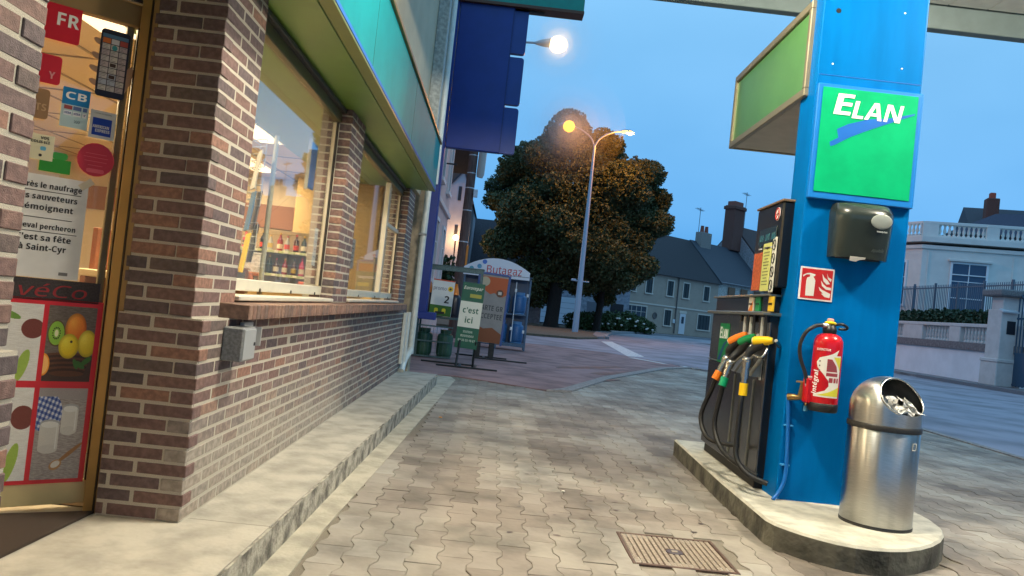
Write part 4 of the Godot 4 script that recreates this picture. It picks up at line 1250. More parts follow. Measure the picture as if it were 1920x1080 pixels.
	bx("underside", V(0.4, 0.008, -1.0), V(0.72, 0.012, 1.7), mat(rgb(176, 172, 160), 0.6, 0, "soft"), fb, 0.002)
	bx("far_frame", V(0.4, 0.006, -1.87), V(0.76, 0.03, 0.03), fm, fb, 0.004)

func pump() -> void:
	var s := thing("fuel_pump", "black and steel fuel pump with three nozzles behind the blue column", "fuel pump", V(1.965, 0.15, -5.62), -1.7)
	var steel := mat(rgb(104, 102, 100), 0.24, 0.75, "soft", V(3, 0.6, 3))
	var dark := mat(rgb(62, 58, 57), 0.24, 0.5, "soft")
	var black := mat(rgb(16, 16, 17), 0.3)
	var trim := mat(rgb(150, 148, 136), 0.35, 0.8, "soft")
	bx("plinth", V(0.4, 0.04, -0.78), V(0.74, 0.08, 1.5), mat(rgb(40, 38, 36), 0.7), s, 0.004)
	bx("cabinet", V(0.4, 0.665, -0.78), V(0.78, 1.17, 1.58), dark, s, 0.006)
	# panels on the hose side
	bx("upper_panel", V(0.004, 1.05, -1.1), V(0.014, 0.4, 0.9), steel, s, 0.004)
	bx("lower_panel", V(0.004, 0.455, -1.1), V(0.014, 0.74, 0.9), dark, s, 0.004)
	bx("panel_seam", V(-0.004, 0.838, -1.1), V(0.006, 0.012, 0.92), trim, s, 0.002)
	for q in [[-0.53], [-0.27], [-0.03]]:
		bx("hose_panel", V(0.004, 0.64, q[0]), V(0.014, 1.12, 0.23), steel, s, 0.004)
		bx("edge_strip", V(-0.008, 0.44, q[0] - 0.108), V(0.012, 0.66, 0.016), trim, s, 0.002)
	for q in [[-0.45, 1.15], [-0.29, 1.15], [-0.01, 1.15]]:
		bx("holster", V(-0.001, q[1], q[0]), V(0.012, 0.2, 0.055), black, s, 0.002)
		bx("holster_guide", V(-0.012, q[1] - 0.01, q[0] - 0.042), V(0.02, 0.19, 0.026), mat(rgb(196, 196, 188), 0.4, 0.2), s, 0.003)
		var wd := MB.new()
		wd.prism(poly([0, 0, -0.075, 0.0, 0, 0.13]), -0.05, 0.05)
		put("spout_cup", wd, mat(rgb(130, 128, 118), 0.35, 0.6), s, V(-0.006, 0.80, q[0] - 0.02))
	bx("fuel_plate", V(-0.01, 0.85, 0.0), V(0.006, 0.14, 0.04), mat(rgb(226, 226, 216), 0.5), s, 0.002)
	text("lettering", "GAZOLE", 0.02, black, s, V(-0.0142, 0.85, 0.0), Basis(Vector3.UP, -PI / 2) * Basis(Vector3.BACK, PI / 2), 0.12)
	bx("fuel_plate", V(-0.01, 0.86, -0.32), V(0.006, 0.14, 0.03), mat(rgb(226, 226, 216), 0.5), s, 0.002)
	# green sticker with the name
	var gs := bx("green_sticker", V(-0.006, 1.0, -1.09), V(0.004, 0.34, 0.3), mat(rgb(0, 120, 62), 0.4), s, 0.001)
	var side := Basis(Vector3.UP, -PI / 2)
	text("letter", "E", 0.098, mat(rgb(232, 236, 230), 0.4), gs, V(-0.003, 0.085, -0.1), side, 0.06, 0.1)
	text("letter", "LAN", 0.08, mat(rgb(232, 236, 230), 0.4), gs, V(-0.003, 0.078, 0.03), side, 0.17, 0.1)
	var st := MB.new()
	st.prism(poly([-0.14, -0.15, 0.02, 0.0, 0.14, 0.03, 0.05, -0.02, -0.06, -0.15]), 0, 0.001, Transform3D(side, V(-0.0025, 0, 0)))
	put("blue_stroke", st, mat(rgb(20, 50, 120), 0.4), gs)
	# ledge and the strip of fuel names
	bx("ledge", V(0.38, 1.262, -0.78), V(0.86, 0.026, 1.64), trim, s, 0.006)
	bx("name_strip", V(0.4, 1.335, -0.78), V(0.76, 0.12, 1.56), mat(rgb(52, 52, 52), 0.15, 0.5), s, 0.004)
	bx("strip_cap", V(0.39, 1.4, -0.78), V(0.8, 0.016, 1.6), trim, s, 0.003)
	for q in [[-0.46, rgb(224, 214, 196), rgb(226, 130, 50), "SP 95-E10"], [-0.29, rgb(0, 130, 72), rgb(0, 130, 72), "SP 98"], [0.02, rgb(236, 190, 40), rgb(236, 190, 40), "GAZOLE"]]:
		var f := bx("fuel_name", V(0.014, 1.335, q[0]), V(0.012, 0.108, 0.11), mat(q[1], 0.4), s, 0.002)
		if q[1] != q[2]:
			var m := MB.new()
			m.prism(poly([-0.055, -0.054, 0.055, -0.054, 0.055, 0.03]), 0, 0.001, Transform3D(side, V(-0.0062, 0, 0)))
			put("orange_corner", m, mat(q[2], 0.4), f)
		text("lettering", q[3], 0.016, black, f, V(-0.0078, 0.0, 0), side, 0.085)
	# display head on two posts
	bx("head_post", V(0.3, 1.45, -0.5), V(0.3, 0.1, 0.1), black, s, 0.0)
	bx("head_post", V(0.3, 1.45, -0.05), V(0.3, 0.1, 0.1), black, s, 0.0)
	bx("display_head", V(0.39, 1.765, -0.21), V(0.76, 0.62, 0.6), black, s, 0.012)
	bx("head_cap", V(0.39, 2.082, -0.21), V(0.78, 0.018, 0.62), mat(rgb(150, 120, 90), 0.4, 0.5), s, 0.004)
	bx("display_window", V(0.006, 1.84, -0.19), V(0.006, 0.13, 0.4), mat(rgb(20, 40, 44), 0.1), s, 0.002)
	for k in 3:
		bx("price_window", V(0.0025, 1.835, -0.33 + k * 0.14), V(0.004, 0.05, 0.09), mat(rgb(40, 90, 100), 0.15), s, 0.001)
		bx("caption", V(0.002, 1.756, -0.33 + k * 0.14), V(0.003, 0.012, 0.08), mat(rgb(190, 190, 190), 0.5), s, 0.0)
	bx("orange_notice", V(0.006, 1.585, -0.38), V(0.006, 0.29, 0.2), mat(rgb(206, 98, 52), 0.55, 0, "grain"), s, 0.002)
	var yn := bx("yellow_notice", V(0.004, 1.61, -0.16), V(0.006, 0.36, 0.19), mat(rgb(206, 206, 120), 0.5), s, 0.002)
	text("lettering", "Consignes", 0.018, black, yn, V(-0.0042, 0.145, 0), side, 0.13)
	for k in 11:
		bx("print_line", V(-0.0035, 0.11 - k * 0.024, 0), V(0.001, 0.008, 0.13 - (0.05 if k % 3 == 2 else 0.0)), mat(rgb(120, 122, 70), 0.6), yn, 0.0)
	var pn := bx("pictogram_strip", V(0.004, 1.62, -0.0), V(0.006, 0.4, 0.085), mat(rgb(224, 222, 208), 0.5), s, 0.002)
	var ringm := mat(rgb(40, 40, 40), 0.5)
	for k in 4:
		var m := MB.new()
		var pts := []
		for a in 17:
			pts.append(V(-0.0045, cos(a * TAU / 16) * 0.036, sin(a * TAU / 16) * 0.034))
		m.tube(pts, 0.0045, 5, false)
		m.tube([V(-0.0045, 0.024, -0.024), V(-0.0045, -0.024, 0.024)], 0.004, 5)
		put("pictogram", m, ringm, pn, V(0, 0.145 - k * 0.098, 0))
	var ns := MB.new()
	ns.lathe([Vector2(0.05, 0), Vector2(0.05, 0.004), Vector2(0, 0.004)], 20)
	var nsd := put("no_smoking_disc", ns, mat(rgb(230, 226, 220), 0.4), s, V(0.006, 1.99, 0.0), Basis(Vector3.BACK, PI / 2))
	var rr := MB.new()
	var rp := []
	for a in 25:
		rp.append(V(cos(a * TAU / 24) * 0.042, 0.0045, sin(a * TAU / 24) * 0.042))
	rr.tube(rp, 0.005, 5, false)
	rr.tube([V(-0.03, 0.005, -0.03), V(0.03, 0.005, 0.03)], 0.004, 5)
	put("red_ring", rr, mat(rgb(190, 40, 36), 0.4), nsd)
	var cg := MB.new()
	cg.box(V(0, 0.0045, 0), V(0.008, 0.002, 0.05))
	put("cigarette", cg, ringm, nsd)
	# nozzles: hood, grip, swivel joint, collar and hose
	var chrome := mat(rgb(176, 174, 168), 0.22, 0.9)
	var rub := mat(rgb(20, 20, 21), 0.5)
	var ns2 := [["orange", rgb(232, 122, 26), V(1.93, 1.235, -6.0), V(1.848, 1.172, -6.07), V(1.845, 1.05, -6.08), V(1.778, 0.90, -6.08), [V(1.77, 0.80, -6.14), V(1.72, 0.58, -6.2), V(1.74, 0.44, -6.12), V(1.80, 0.40, -6.0), V(1.93, 0.41, -5.86)]],
		["green", rgb(0, 122, 66), V(1.93, 1.228, -5.80), V(1.865, 1.178, -5.87), V(1.815, 1.032, -5.88), V(1.775, 0.87, -5.88), [V(1.77, 0.78, -5.9), V(1.75, 0.56, -5.92), V(1.77, 0.42, -5.84), V(1.82, 0.34, -5.7), V(1.95, 0.27, -5.45)]],
		["yellow", rgb(244, 196, 10), V(1.95, 1.22, -5.50), V(1.86, 1.205, -5.56), V(1.832, 1.085, -5.57), V(1.825, 0.842, -5.56), [V(1.81, 0.75, -5.54), V(1.80, 0.52, -5.52), V(1.80, 0.38, -5.48), V(1.86, 0.29, -5.4), V(1.98, 0.25, -5.33)]]]
	for q in ns2:
		var n := thing("fuel_nozzle", "%s fuel nozzle with black grip and hose hung on the pump" % q[0], "fuel nozzle", V(0, 0, 0), 0, "nozzles hung on the pump")
		var a: Vector3 = q[2]
		var b: Vector3 = q[3]
		var c: Vector3 = q[4]
		var d: Vector3 = q[5]
		var cm := mat(q[1], 0.3)
		var h := MB.new()
		var dir := (b - a).normalized()
		h.tube([a - dir * 0.03, a, a.lerp(b, 0.5), a.lerp(b, 0.9), b], [0.02, 0.030, 0.036, 0.034, 0.026], 12)
		put("hood", h, cm, n)
		var fd := MB.new()
		fd.tube([b - dir * 0.002, b + dir * 0.003], 0.026, 12)
		put("hood_cap", fd, mat(rgb(236, 226, 200), 0.4) if q[0] != "green" else cm, n)
		var sp := MB.new()
		sp.tube([a - dir * 0.05, a - dir * 0.05 + V(0.05, -0.04, -0.05)], 0.014, 8)
		put("spout", sp, chrome, n)
		var g := MB.new()
		g.tube(curve([a.lerp(b, 0.25) + V(0, -0.02, 0), b + V(0.01, -0.055, 0), c + V(0.01, 0.03, 0), c], 5), [0.03, 0.031, 0.032, 0.033, 0.033, 0.032, 0.031, 0.03, 0.029, 0.028, 0.027, 0.026, 0.025, 0.024, 0.024, 0.024], 10)
		put("grip", g, rub, n)
		var lv := MB.new()
		lv.tube(curve([a + V(-0.02, -0.06, 0.05), a + V(-0.06, -0.12, 0.06), c + V(0.03, 0.02, 0.05), c + V(0.02, -0.01, 0.01)], 5), 0.009, 7)
		put("trigger_guard", lv, chrome, n)
		var e := c.lerp(d, 0.32)
		var j := MB.new()
		j.tube([c, c.lerp(e, 0.5), e], [0.03, 0.034, 0.028], 12)
		j.ball(c.lerp(e, 0.3), V(0.036, 0.036, 0.036), 10, 8)
		j.tube([e, c.lerp(d, 0.4), c.lerp(d, 0.45), c.lerp(d, 0.6), c.lerp(d, 0.65), c.lerp(d, 0.78)], [0.022, 0.026, 0.029, 0.029, 0.022, 0.024], 12)
		put("swivel_joint", j, chrome, n)
		var cl := MB.new()
		cl.tube([c.lerp(d, 0.76), d + (d - c).normalized() * 0.03], 0.03, 14)
		put("collar", cl, mat(q[1] if q[0] != "green" else rgb(0, 150, 100), 0.4), n)
		var hp: Array = [d]
		hp.append_array(q[6])
		var ho := MB.new()
		ho.tube(curve(hp, 7), 0.0185, 10)
		put("hose", ho, rub, n)

func column_things() -> void:
	# paper towel dispenser
	var s := thing("towel_dispenser", "dark grey paper towel dispenser on the blue column", "towel dispenser", V(2.43, 2.025, -5.35))
	var shell := mat(rgb(44, 52, 50), 0.18, 0.0, "soft")
	var m := MB.new()
	var secs := []   # front profile of a domed shell: half width and depth per height
	for k in 13:
		var t := k / 12.0
		var y := -0.185 + 0.37 * t
		var dep := 0.215 - 0.07 * pow(1.0 - t, 1.3) - 0.085 * pow(maxf(0.0, (t - 0.72) / 0.28), 2.2)
		var hw := 0.203 - 0.012 * (1 - t) - 0.02 * pow(maxf(0.0, (t - 0.8) / 0.2), 2.0)
		var ringp := []
		for a in 17:
			var u := -1.0 + a / 8.0
			var e := pow(absf(u), 6.0)
			ringp.append(V(u * hw, y, maxf(0.0, dep * (1.0 - 0.22 * u * u) * (1.0 - e * 0.35))))
		ringp.push_front(V(-hw, y, 0))
		ringp.append(V(hw, y, 0))
		secs.append(ringp)
	for k in 12:
		for a in 18:
			var p0: Vector3 = secs[k][a]
			var p1: Vector3 = secs[k][a + 1]
			var p2: Vector3 = secs[k + 1][a + 1]
			var p3: Vector3 = secs[k + 1][a]
			var nn := []
			for q in [[k, a], [k, a + 1], [k + 1, a + 1], [k + 1, a]]:
				var du: Vector3 = secs[q[0]][mini(q[1] + 1, 18)] - secs[q[0]][maxi(q[1] - 1, 0)]
				var dv: Vector3 = secs[mini(q[0] + 1, 12)][q[1]] - secs[maxi(q[0] - 1, 0)][q[1]]
				nn.append(du.cross(dv).normalized())
			m.tri(p0, p1, p2, nn[0], nn[1], nn[2])
			m.tri(p0, p2, p3, nn[0], nn[2], nn[3])
	for a in 18:
		m.tri(secs[12][a], secs[12][a + 1], V(0, 0.185, 0))
		m.tri(secs[0][a + 1], secs[0][a], V(0, -0.185, 0))
	put("shell", m, shell, s)
	var ov := MB.new()
	ov.ball(Vector3.ZERO, V(0.072, 0.05, 0.008), 20, 10)
	put("oval_window", ov, mat(rgb(150, 156, 150), 0.3), s, V(0.068, 0.065, 0.209), Basis(Vector3.RIGHT, 0.12))
	text("lettering", "Kimberly-Clark", 0.010, mat(rgb(200, 206, 204), 0.4), s, V(0.075, -0.003, 0.2125), Basis(Vector3.RIGHT, 0.13), 0.07)
	text("lettering", "AquaRelle", 0.022, mat(rgb(78, 88, 86), 0.35), s, V(0.07, -0.128, 0.188), Basis(Vector3.RIGHT, 0.28), 0.08, 0.2, false)
	bx("paper_slot", V(-0.02, -0.186, 0.09), V(0.28, 0.012, 0.06), mat(rgb(14, 16, 16), 0.6), s, 0.003)
	var pp := MB.new()
	pp.prism(poly([-0.075, 0, 0.03, 0.0, 0.028, -0.012, -0.01, -0.02, -0.03, -0.034, -0.074, -0.03]), 0, 0.002)
	put("paper_end", pp, mat(rgb(210, 206, 196), 0.8), s, V(-0.02, -0.178, 0.15), Basis(Vector3.RIGHT, 0.3))
	# extinguisher sign
	var f := thing("fire_sign", "red square sign with white extinguisher and flames on the column", "sign", V(2.186, 1.645, -5.35))
	bx("plate", V(0, 0, 0.003), V(0.236, 0.226, 0.006), mat(rgb(240, 238, 232), 0.4), f, 0.001)
	bx("red_field", V(0, 0, 0.0066), V(0.214, 0.204, 0.0012), mat(rgb(204, 40, 34), 0.4), f, 0.0)
	var wh := mat(rgb(244, 240, 228), 0.4)
	var em := MB.new()
	em.prism(poly([2.086, 1.698, 2.113, 1.714, 2.135, 1.718, 2.172, 1.711, 2.171, 1.701, 2.159, 1.694, 2.175, 1.669, 2.172, 1.561, 2.114, 1.559, 2.112, 1.662, 2.117, 1.684, 2.136, 1.692, 2.134, 1.707, 2.109, 1.704, 2.090, 1.687]), 0, 0.001, Transform3D(Basis(), V(-2.186, -1.645, 0.0073)))
	put("extinguisher_shape", em, wh, f)
	for q in [[2.219, 1.720, 2.236, 1.695, 2.259, 1.678, 2.279, 1.654, 2.255, 1.649, 2.231, 1.670], [2.252, 1.725, 2.262, 1.700, 2.287, 1.689, 2.283, 1.669, 2.261, 1.688], [2.214, 1.673, 2.233, 1.649, 2.257, 1.632, 2.287, 1.629, 2.289, 1.612, 2.254, 1.614, 2.224, 1.636], [2.202, 1.629, 2.227, 1.610, 2.287, 1.587, 2.284, 1.558, 2.249, 1.562, 2.223, 1.583, 2.235, 1.585, 2.212, 1.604]]:
		var fm := MB.new()
		fm.prism(poly(q), 0, 0.001, Transform3D(Basis(), V(-2.186, -1.645, 0.0073)))
		put("flame_shape", fm, wh, f)
	# fire extinguisher
	var x := thing("fire_extinguisher", "red fire extinguisher with white label hung on the blue column", "fire extinguisher", V(2.262, 0.80, -5.235))
	var red := mat(rgb(196, 20, 32), 0.22, 0, "soft")
	var b := MB.new()
	b.lathe([Vector2(0, 0.03), Vector2(0.09, 0.03), Vector2(0.094, 0.05), Vector2(0.094, 0.44), Vector2(0.09, 0.47), Vector2(0.076, 0.497), Vector2(0.05, 0.512), Vector2(0.03, 0.516), Vector2(0, 0.516)], 36)
	put("cylinder", b, red, x)
	var ft := MB.new()
	ft.lathe([Vector2(0, -0.01), Vector2(0.09, -0.01), Vector2(0.096, 0.0), Vector2(0.097, 0.045), Vector2(0.092, 0.05)], 30)
	put("foot", ft, mat(rgb(20, 20, 20), 0.5), x)
	var lab := MB.new()   # white label as a curved sheet
	var yl := mat(rgb(214, 206, 60), 0.45)
	var wrap := func(mb: MB, pts: Array, r: float) -> void:
		var p := PackedVector2Array()
		for i in range(0, pts.size(), 2):
			p.append(Vector2(pts[i], pts[i + 1]))
		if Geometry2D.is_polygon_clockwise(p):
			p.reverse()
		# cut in strips so that it follows the cylinder
		for k in 12:
			var a0 := -0.1 + k * 0.0175
			var cell := PackedVector2Array([Vector2(a0, -1), Vector2(a0 + 0.0175, -1), Vector2(a0 + 0.0175, 1), Vector2(a0, 1)])
			for part in Geometry2D.intersect_polygons(p, cell):
				var ix := Geometry2D.triangulate_polygon(part)
				for t in range(0, ix.size(), 3):
					var w := []
					var nn := []
					for j in 3:
						var pt: Vector2 = part[ix[t + j]]
						var an := pt.x / r - 0.36
						nn.append(V(sin(an), 0, cos(an)))
						w.append(V(sin(an) * r, pt.y, cos(an) * r))
					if (w[1] - w[0]).cross(w[2] - w[0]).dot(nn[0]) < 0:
						mb.tri(w[0], w[2], w[1], nn[0], nn[2], nn[1])
					else:
						mb.tri(w[0], w[1], w[2], nn[0], nn[1], nn[2])
	wrap.call(lab, [-0.075, 0.105, 0.0, 0.135, 0.022, 0.165, 0.018, 0.2, -0.02, 0.245, -0.06, 0.285, -0.07, 0.32, -0.05, 0.35, 0.0, 0.367, 0.03, 0.38, 0.075, 0.41, 0.06, 0.37, 0.1, 0.37, 0.1, 0.09, -0.075, 0.09], 0.0948)
	put("white_label", lab, mat(rgb(226, 222, 212), 0.4), x)
	var ye := MB.new()
	wrap.call(ye, [-0.05, 0.1, 0.1, 0.1, 0.1, 0.165, 0.02, 0.125], 0.0954)
	wrap.call(ye, [0.04, 0.36, 0.1, 0.36, 0.1, 0.27, 0.08, 0.3], 0.0954)
	put("yellow_label", ye, yl, x)
	var rd := MB.new()
	wrap.call(rd, [0.0, 0.262, 0.075, 0.262, 0.065, 0.30, 0.03, 0.345, 0.0, 0.345], 0.0954)
	wrap.call(rd, [0.0, 0.232, 0.08, 0.232, 0.08, 0.254, 0.0, 0.254], 0.0954)
	wrap.call(rd, [0.02, 0.19, 0.045, 0.19, 0.045, 0.222, 0.02, 0.222], 0.0954)
	wrap.call(rd, [0.052, 0.19, 0.068, 0.19, 0.068, 0.222, 0.052, 0.222], 0.0954)
	wrap.call(rd, [0.074, 0.19, 0.09, 0.19, 0.09, 0.222, 0.074, 0.222], 0.0954)
	put("label_print", rd, mat(rgb(150, 50, 60), 0.5), x)
	var ln := MB.new()
	for k in 5:
		wrap.call(ln, [0.004, 0.275 + k * 0.013, 0.06 - k * 0.006, 0.275 + k * 0.013, 0.06 - k * 0.006, 0.279 + k * 0.013, 0.004, 0.279 + k * 0.013], 0.0958)
	for k in 3:
		wrap.call(ln, [-0.052, 0.262 + k * 0.03, -0.042, 0.262 + k * 0.03, -0.042, 0.272 + k * 0.03, -0.052, 0.272 + k * 0.03], 0.0955)
	put("label_lines", ln, mat(rgb(110, 80, 84), 0.5), x)
	text("lettering", "EXTINCTEUR", 0.014, mat(rgb(236, 226, 220), 0.4), x, V(-0.058, 0.405, 0.0765), Basis(Vector3.UP, -0.65), 0.088)
	text("lettering", "intégral", 0.034, mat(rgb(244, 240, 236), 0.4), x, V(-0.0846, 0.185, 0.0455), Basis(Vector3.UP, -1.08) * Basis(Vector3.BACK, PI / 2 - 0.03), 0.155, 0.1)
	var vh := MB.new()
	vh.lathe([Vector2(0, 0.51), Vector2(0.042, 0.51), Vector2(0.046, 0.53), Vector2(0.046, 0.55), Vector2(0.036, 0.56), Vector2(0.03, 0.59), Vector2(0, 0.59)], 20)
	put("valve_head", vh, mat(rgb(26, 26, 28), 0.4), x)
	var yc := MB.new()
	yc.lathe([Vector2(0.036, 0.578), Vector2(0.04, 0.588), Vector2(0.028, 0.596), Vector2(0.0, 0.597)], 18)
	put("yellow_seal", yc, mat(rgb(240, 206, 20), 0.4), x)
	var kb := MB.new()
	kb.lathe([Vector2(0.022, 0.596), Vector2(0.022, 0.61), Vector2(0.018, 0.616), Vector2(0, 0.617)], 16)
	put("strike_knob", kb, mat(rgb(206, 150, 130), 0.4), x)
	var hn := MB.new()
	hn.tube(curve([V(0.02, 0.572, 0.01), V(0.07, 0.585, 0.015), V(0.115, 0.57, 0.0), V(0.118, 0.555, -0.02), V(0.07, 0.552, -0.02)], 5), 0.0095, 8)
	put("carry_handle", hn, mat(rgb(30, 30, 32), 0.4), x)
	var hz := MB.new()
	hz.tube(curve([V(-0.035, 0.565, 0.02), V(-0.10, 0.56, 0.03), V(-0.165, 0.51, 0.02), V(-0.19, 0.42, 0.0), V(-0.175, 0.33, -0.01), V(-0.135, 0.235, -0.01), V(-0.112, 0.15, -0.005)], 6), 0.0125, 9)
	put("hose", hz, mat(rgb(34, 34, 36), 0.5), x)
	var fr := MB.new()
	fr.tube([V(-0.03, 0.566, 0.02), V(-0.062, 0.566, 0.024)], 0.016, 10)
	fr.tube([V(-0.116, 0.165, -0.005), V(-0.109, 0.14, -0.005)], 0.015, 10)
	put("ferrule", fr, mat(rgb(190, 190, 186), 0.3, 0.8), x)
	bx("holder", V(-0.1, 0.12, -0.02), V(0.05, 0.17, 0.08), red, x, 0.01)
	bx("holder_tag", V(-0.098, 0.21, 0.0), V(0.03, 0.012, 0.03), mat(rgb(226, 210, 206), 0.5), x, 0.002)
	bx("wall_bracket", V(0, 0.3, -0.104), V(0.06, 0.36, 0.02), mat(rgb(60, 20, 22), 0.5), x, 0.002)
	# brass tap with its blue pipe
	var t := thing("water_tap", "brass water tap on a blue pipe at the left edge of the column", "tap", V(2.095, 0.86, -5.35))
	var brass := mat(rgb(170, 136, 84), 0.35, 0.8, "dirt", V(6, 6, 6))
	var tp := MB.new()
	tp.tube([V(-0.03, -0.005, 0.02), V(-0.005, 0, 0.05), V(0.03, 0, 0.055)], [0.026, 0.022, 0.016], 10)
	tp.tube(curve([V(0.03, 0, 0.055), V(0.065, -0.005, 0.055), V(0.08, -0.035, 0.055), V(0.08, -0.055, 0.055)], 4), 0.013, 9)
	tp.tube([V(0.035, 0.0, 0.055), V(0.04, 0.06, 0.055), V(0.04, 0.105, 0.055)], [0.02, 0.016, 0.009], 10)
	put("body", tp, brass, t)
	var cr := MB.new()
	cr.tube([V(0.0, 0.108, 0.055), V(0.08, 0.108, 0.055)], 0.0065, 8)
	put("handle", cr, mat(rgb(206, 176, 110), 0.3, 0.8), t)
	var ntm := MB.new()
	ntm.tube([V(0.08, -0.05, 0.055), V(0.08, -0.085, 0.055)], 0.016, 8)
	put("hose_union", ntm, mat(rgb(80, 150, 190), 0.5), t)
	var pi := MB.new()
	pi.tube(curve([V(-0.03, -0.01, 0.02), V(-0.025, -0.08, 0.02), V(-0.015, -0.2, 0.02), V(0.0, -0.45, 0.02), V(-0.006, -0.58, 0.022), V(-0.04, -0.66, 0.03), V(-0.08, -0.705, 0.05)], 6), 0.0135, 10)
	put("blue_pipe", pi, mat(rgb(10, 106, 190), 0.35), t)
	for y in [-0.2, -0.47]:
		bx("pipe_clip", V(-0.008, y, 0.012), V(0.06, 0.012, 0.03), mat(rgb(60, 150, 210), 0.4), t, 0.003)
	# bin
	var n := thing("steel_bin", "brushed steel dome topped bin full of paper beside the column", "bin", V(2.535, 0.15, -4.93))
	var st := mat(rgb(206, 206, 204), 0.3, 1.0, "grain", V(0.5, 22, 0.5))
	var R := 0.212
	st.anisotropy_enabled = true
	st.anisotropy = -0.8
	var bd := MB.new()
	bd.lathe([Vector2(0, 0.0), Vector2(R - 0.006, 0.0), Vector2(R, 0.012), Vector2(R, 0.6), Vector2(R - 0.004, 0.605)], 56)
	put("body", bd, st, n)
	var bf := MB.new()
	bf.lathe([Vector2(R + 0.002, 0.0), Vector2(R + 0.003, 0.014), Vector2(R + 0.001, 0.02)], 48)
	put("base_ring", bf, mat(rgb(40, 40, 40), 0.5), n)
	var bs := MB.new()
	bs.lathe([Vector2(R - 0.002, 0.598), Vector2(R + 0.006, 0.602), Vector2(R + 0.007, 0.63), Vector2(R + 0.002, 0.636)], 56)
	put("rubber_band", bs, mat(rgb(30, 28, 26), 0.5), n)
	# dome with an opening cut towards the front right
	var dome := MB.new()
	var rimpts := []
	var od := V(0.23, 0.50, 0.80).normalized()
	var segs := 72
	var rws := 30
	var P := func(i: int, k: int) -> Vector3:
		var la := (PI / 2) * i / rws
		var lo := TAU * k / segs
		var yy := 0.636 + (0.09 if i > 0 else 0.0) + sin(la) * 0.205
		return V(cos(la) * R * cos(lo), yy, -cos(la) * R * sin(lo))
	var cut := func(p: Vector3) -> float:   # an ellipse seen along the opening's axis
		var q := p - V(0, 0.72, 0)
		var sx := od.cross(Vector3.UP).normalized()
		var sy := sx.cross(od)
		if q.dot(od) < 0.05:
			return 2.0
		return pow(q.dot(sx) / 0.15, 2) + pow((q.dot(sy) - 0.012) / 0.132, 2)
	for i in rws:
		for k in segs:
			var w := [P.call(i, k), P.call(i, k + 1), P.call(i + 1, k + 1), P.call(i + 1, k)]
			var inside := 0
			for q in w:
				if cut.call(q) < 1.0:
					inside += 1
			if inside == 4:
				continue
			var fixed := []
			for q in w:
				var vq: Vector3 = q
				if inside > 0 and cut.call(q) < 1.0:   # pull the vertex out to the rim
					var c0 := V(0, 0.72, 0) + od * 0.2
					var dd := (vq - c0)
					for it in 24:
						if cut.call(vq) >= 1.0:
							break
						vq += dd.normalized() * 0.003
				fixed.append(vq)
			var nn := []
			for q in fixed:
				var e2: Vector3 = q - V(0, 0.70, 0)
				if i == 0 and q.y < 0.65:
					e2.y = 0
				nn.append(V(e2.x, maxf(0.0, e2.y - 0.02), e2.z).normalized())
			dome.tri(fixed[0], fixed[1], fixed[2], nn[0], nn[1], nn[2])
			if i < rws - 1:
				dome.tri(fixed[0], fixed[2], fixed[3], nn[0], nn[2], nn[3])
	put("dome", dome, st, n)
	var rim := MB.new()
	var sx2 := od.cross(Vector3.UP).normalized()
	var sy2 := sx2.cross(od)
	for a in 49:
		var an := TAU * a / 48
		var e3 := V(0, 0.72, 0) + sx2 * cos(an) * 0.153 + sy2 * (0.012 + sin(an) * 0.135)
		var lo2 := 0.0
		var hi2 := 0.4
		for it in 24:   # out along the axis to the dome's surface
			var mid := (lo2 + hi2) / 2
			var q := e3 + od * mid
			var r2 := Vector2(q.x, q.z).length() / R
			var yy := (q.y - 0.726) / 0.205
			var outside := r2 * r2 + yy * yy > 1.0 if yy > 0 else r2 > 1.0
			if outside:
				hi2 = mid
			else:
				lo2 = mid
		rimpts.append(e3 + od * lo2)
	rim.tube(rimpts, 0.0075, 8, false)
	put("opening_rim", rim, mat(rgb(200, 198, 192), 0.2, 1.0), n)
	var lin := MB.new()
	lin.lathe([Vector2(R - 0.01, 0.60), Vector2(R - 0.012, 0.68)], 40)
	put("lining", lin, mat(rgb(30, 28, 26), 0.6), n)
	bx("lining_plate", V(-0.03, 0.74, -0.12), V(0.3, 0.16, 0.004), mat(rgb(120, 118, 110), 0.3, 0.8), n, 0.0, Basis(Vector3.UP, 0.5) * Basis(Vector3.RIGHT, -0.5))
	var dk := MB.new()
	dk.lathe([Vector2(0, 0.60), Vector2(R - 0.012, 0.60)], 30)
	put("bin_bag", dk, mat(rgb(20, 20, 22), 0.6), n)
	var lm := MB.new()
	for e in [[0, 0.02, 0.036, 0.005], [0, -0.02, 0.036, 0.005], [0.0165, 0, 0.005, 0.04], [-0.0165, 0, 0.005, 0.04]]:
		lm.box(V(e[0], e[1], 0), V(e[2], e[3], 0.0015), 0.0)
	put("square_mark", lm, mat(rgb(226, 222, 210), 0.5), n, V(0.105, 0.525, 0.1855), Basis(Vector3.UP, 0.515))
	for k in 8:   # crumpled paper towels
		var o := thing("paper_towel", "crumpled white paper towel sticking out of the steel bin", "paper towel", V(2.535, 0.15, -4.93), 0, "paper towels in the bin")
		var pm := MB.new()
		var c3 := V(0.03, 0, 0.10) + V(0.89, 0, 0.455) * rng.randf_range(-0.085, 0.085) + V(0, 0.735 + rng.randf_range(-0.02, 0.045), rng.randf_range(-0.03, 0.02))
		var f1 := V(rng.randf_range(-1, 1), rng.randf_range(0.2, 1.0), rng.randf_range(-0.6, 0.6)).normalized() * rng.randf_range(0.045, 0.07)
		var f2 := V(rng.randf_range(-1, 1), rng.randf_range(-0.3, 0.3), rng.randf_range(-1, 1)).normalized() * 0.04
		var g := []
		for i in 5:
			var row := []
			for j in 5:
				row.append(c3 + f1 * (i / 2.0 - 1.0) + f2 * (j / 2.0 - 1.0) + V(rng.randfn(), rng.randfn(), rng.randfn()) * 0.010)
			g.append(row)
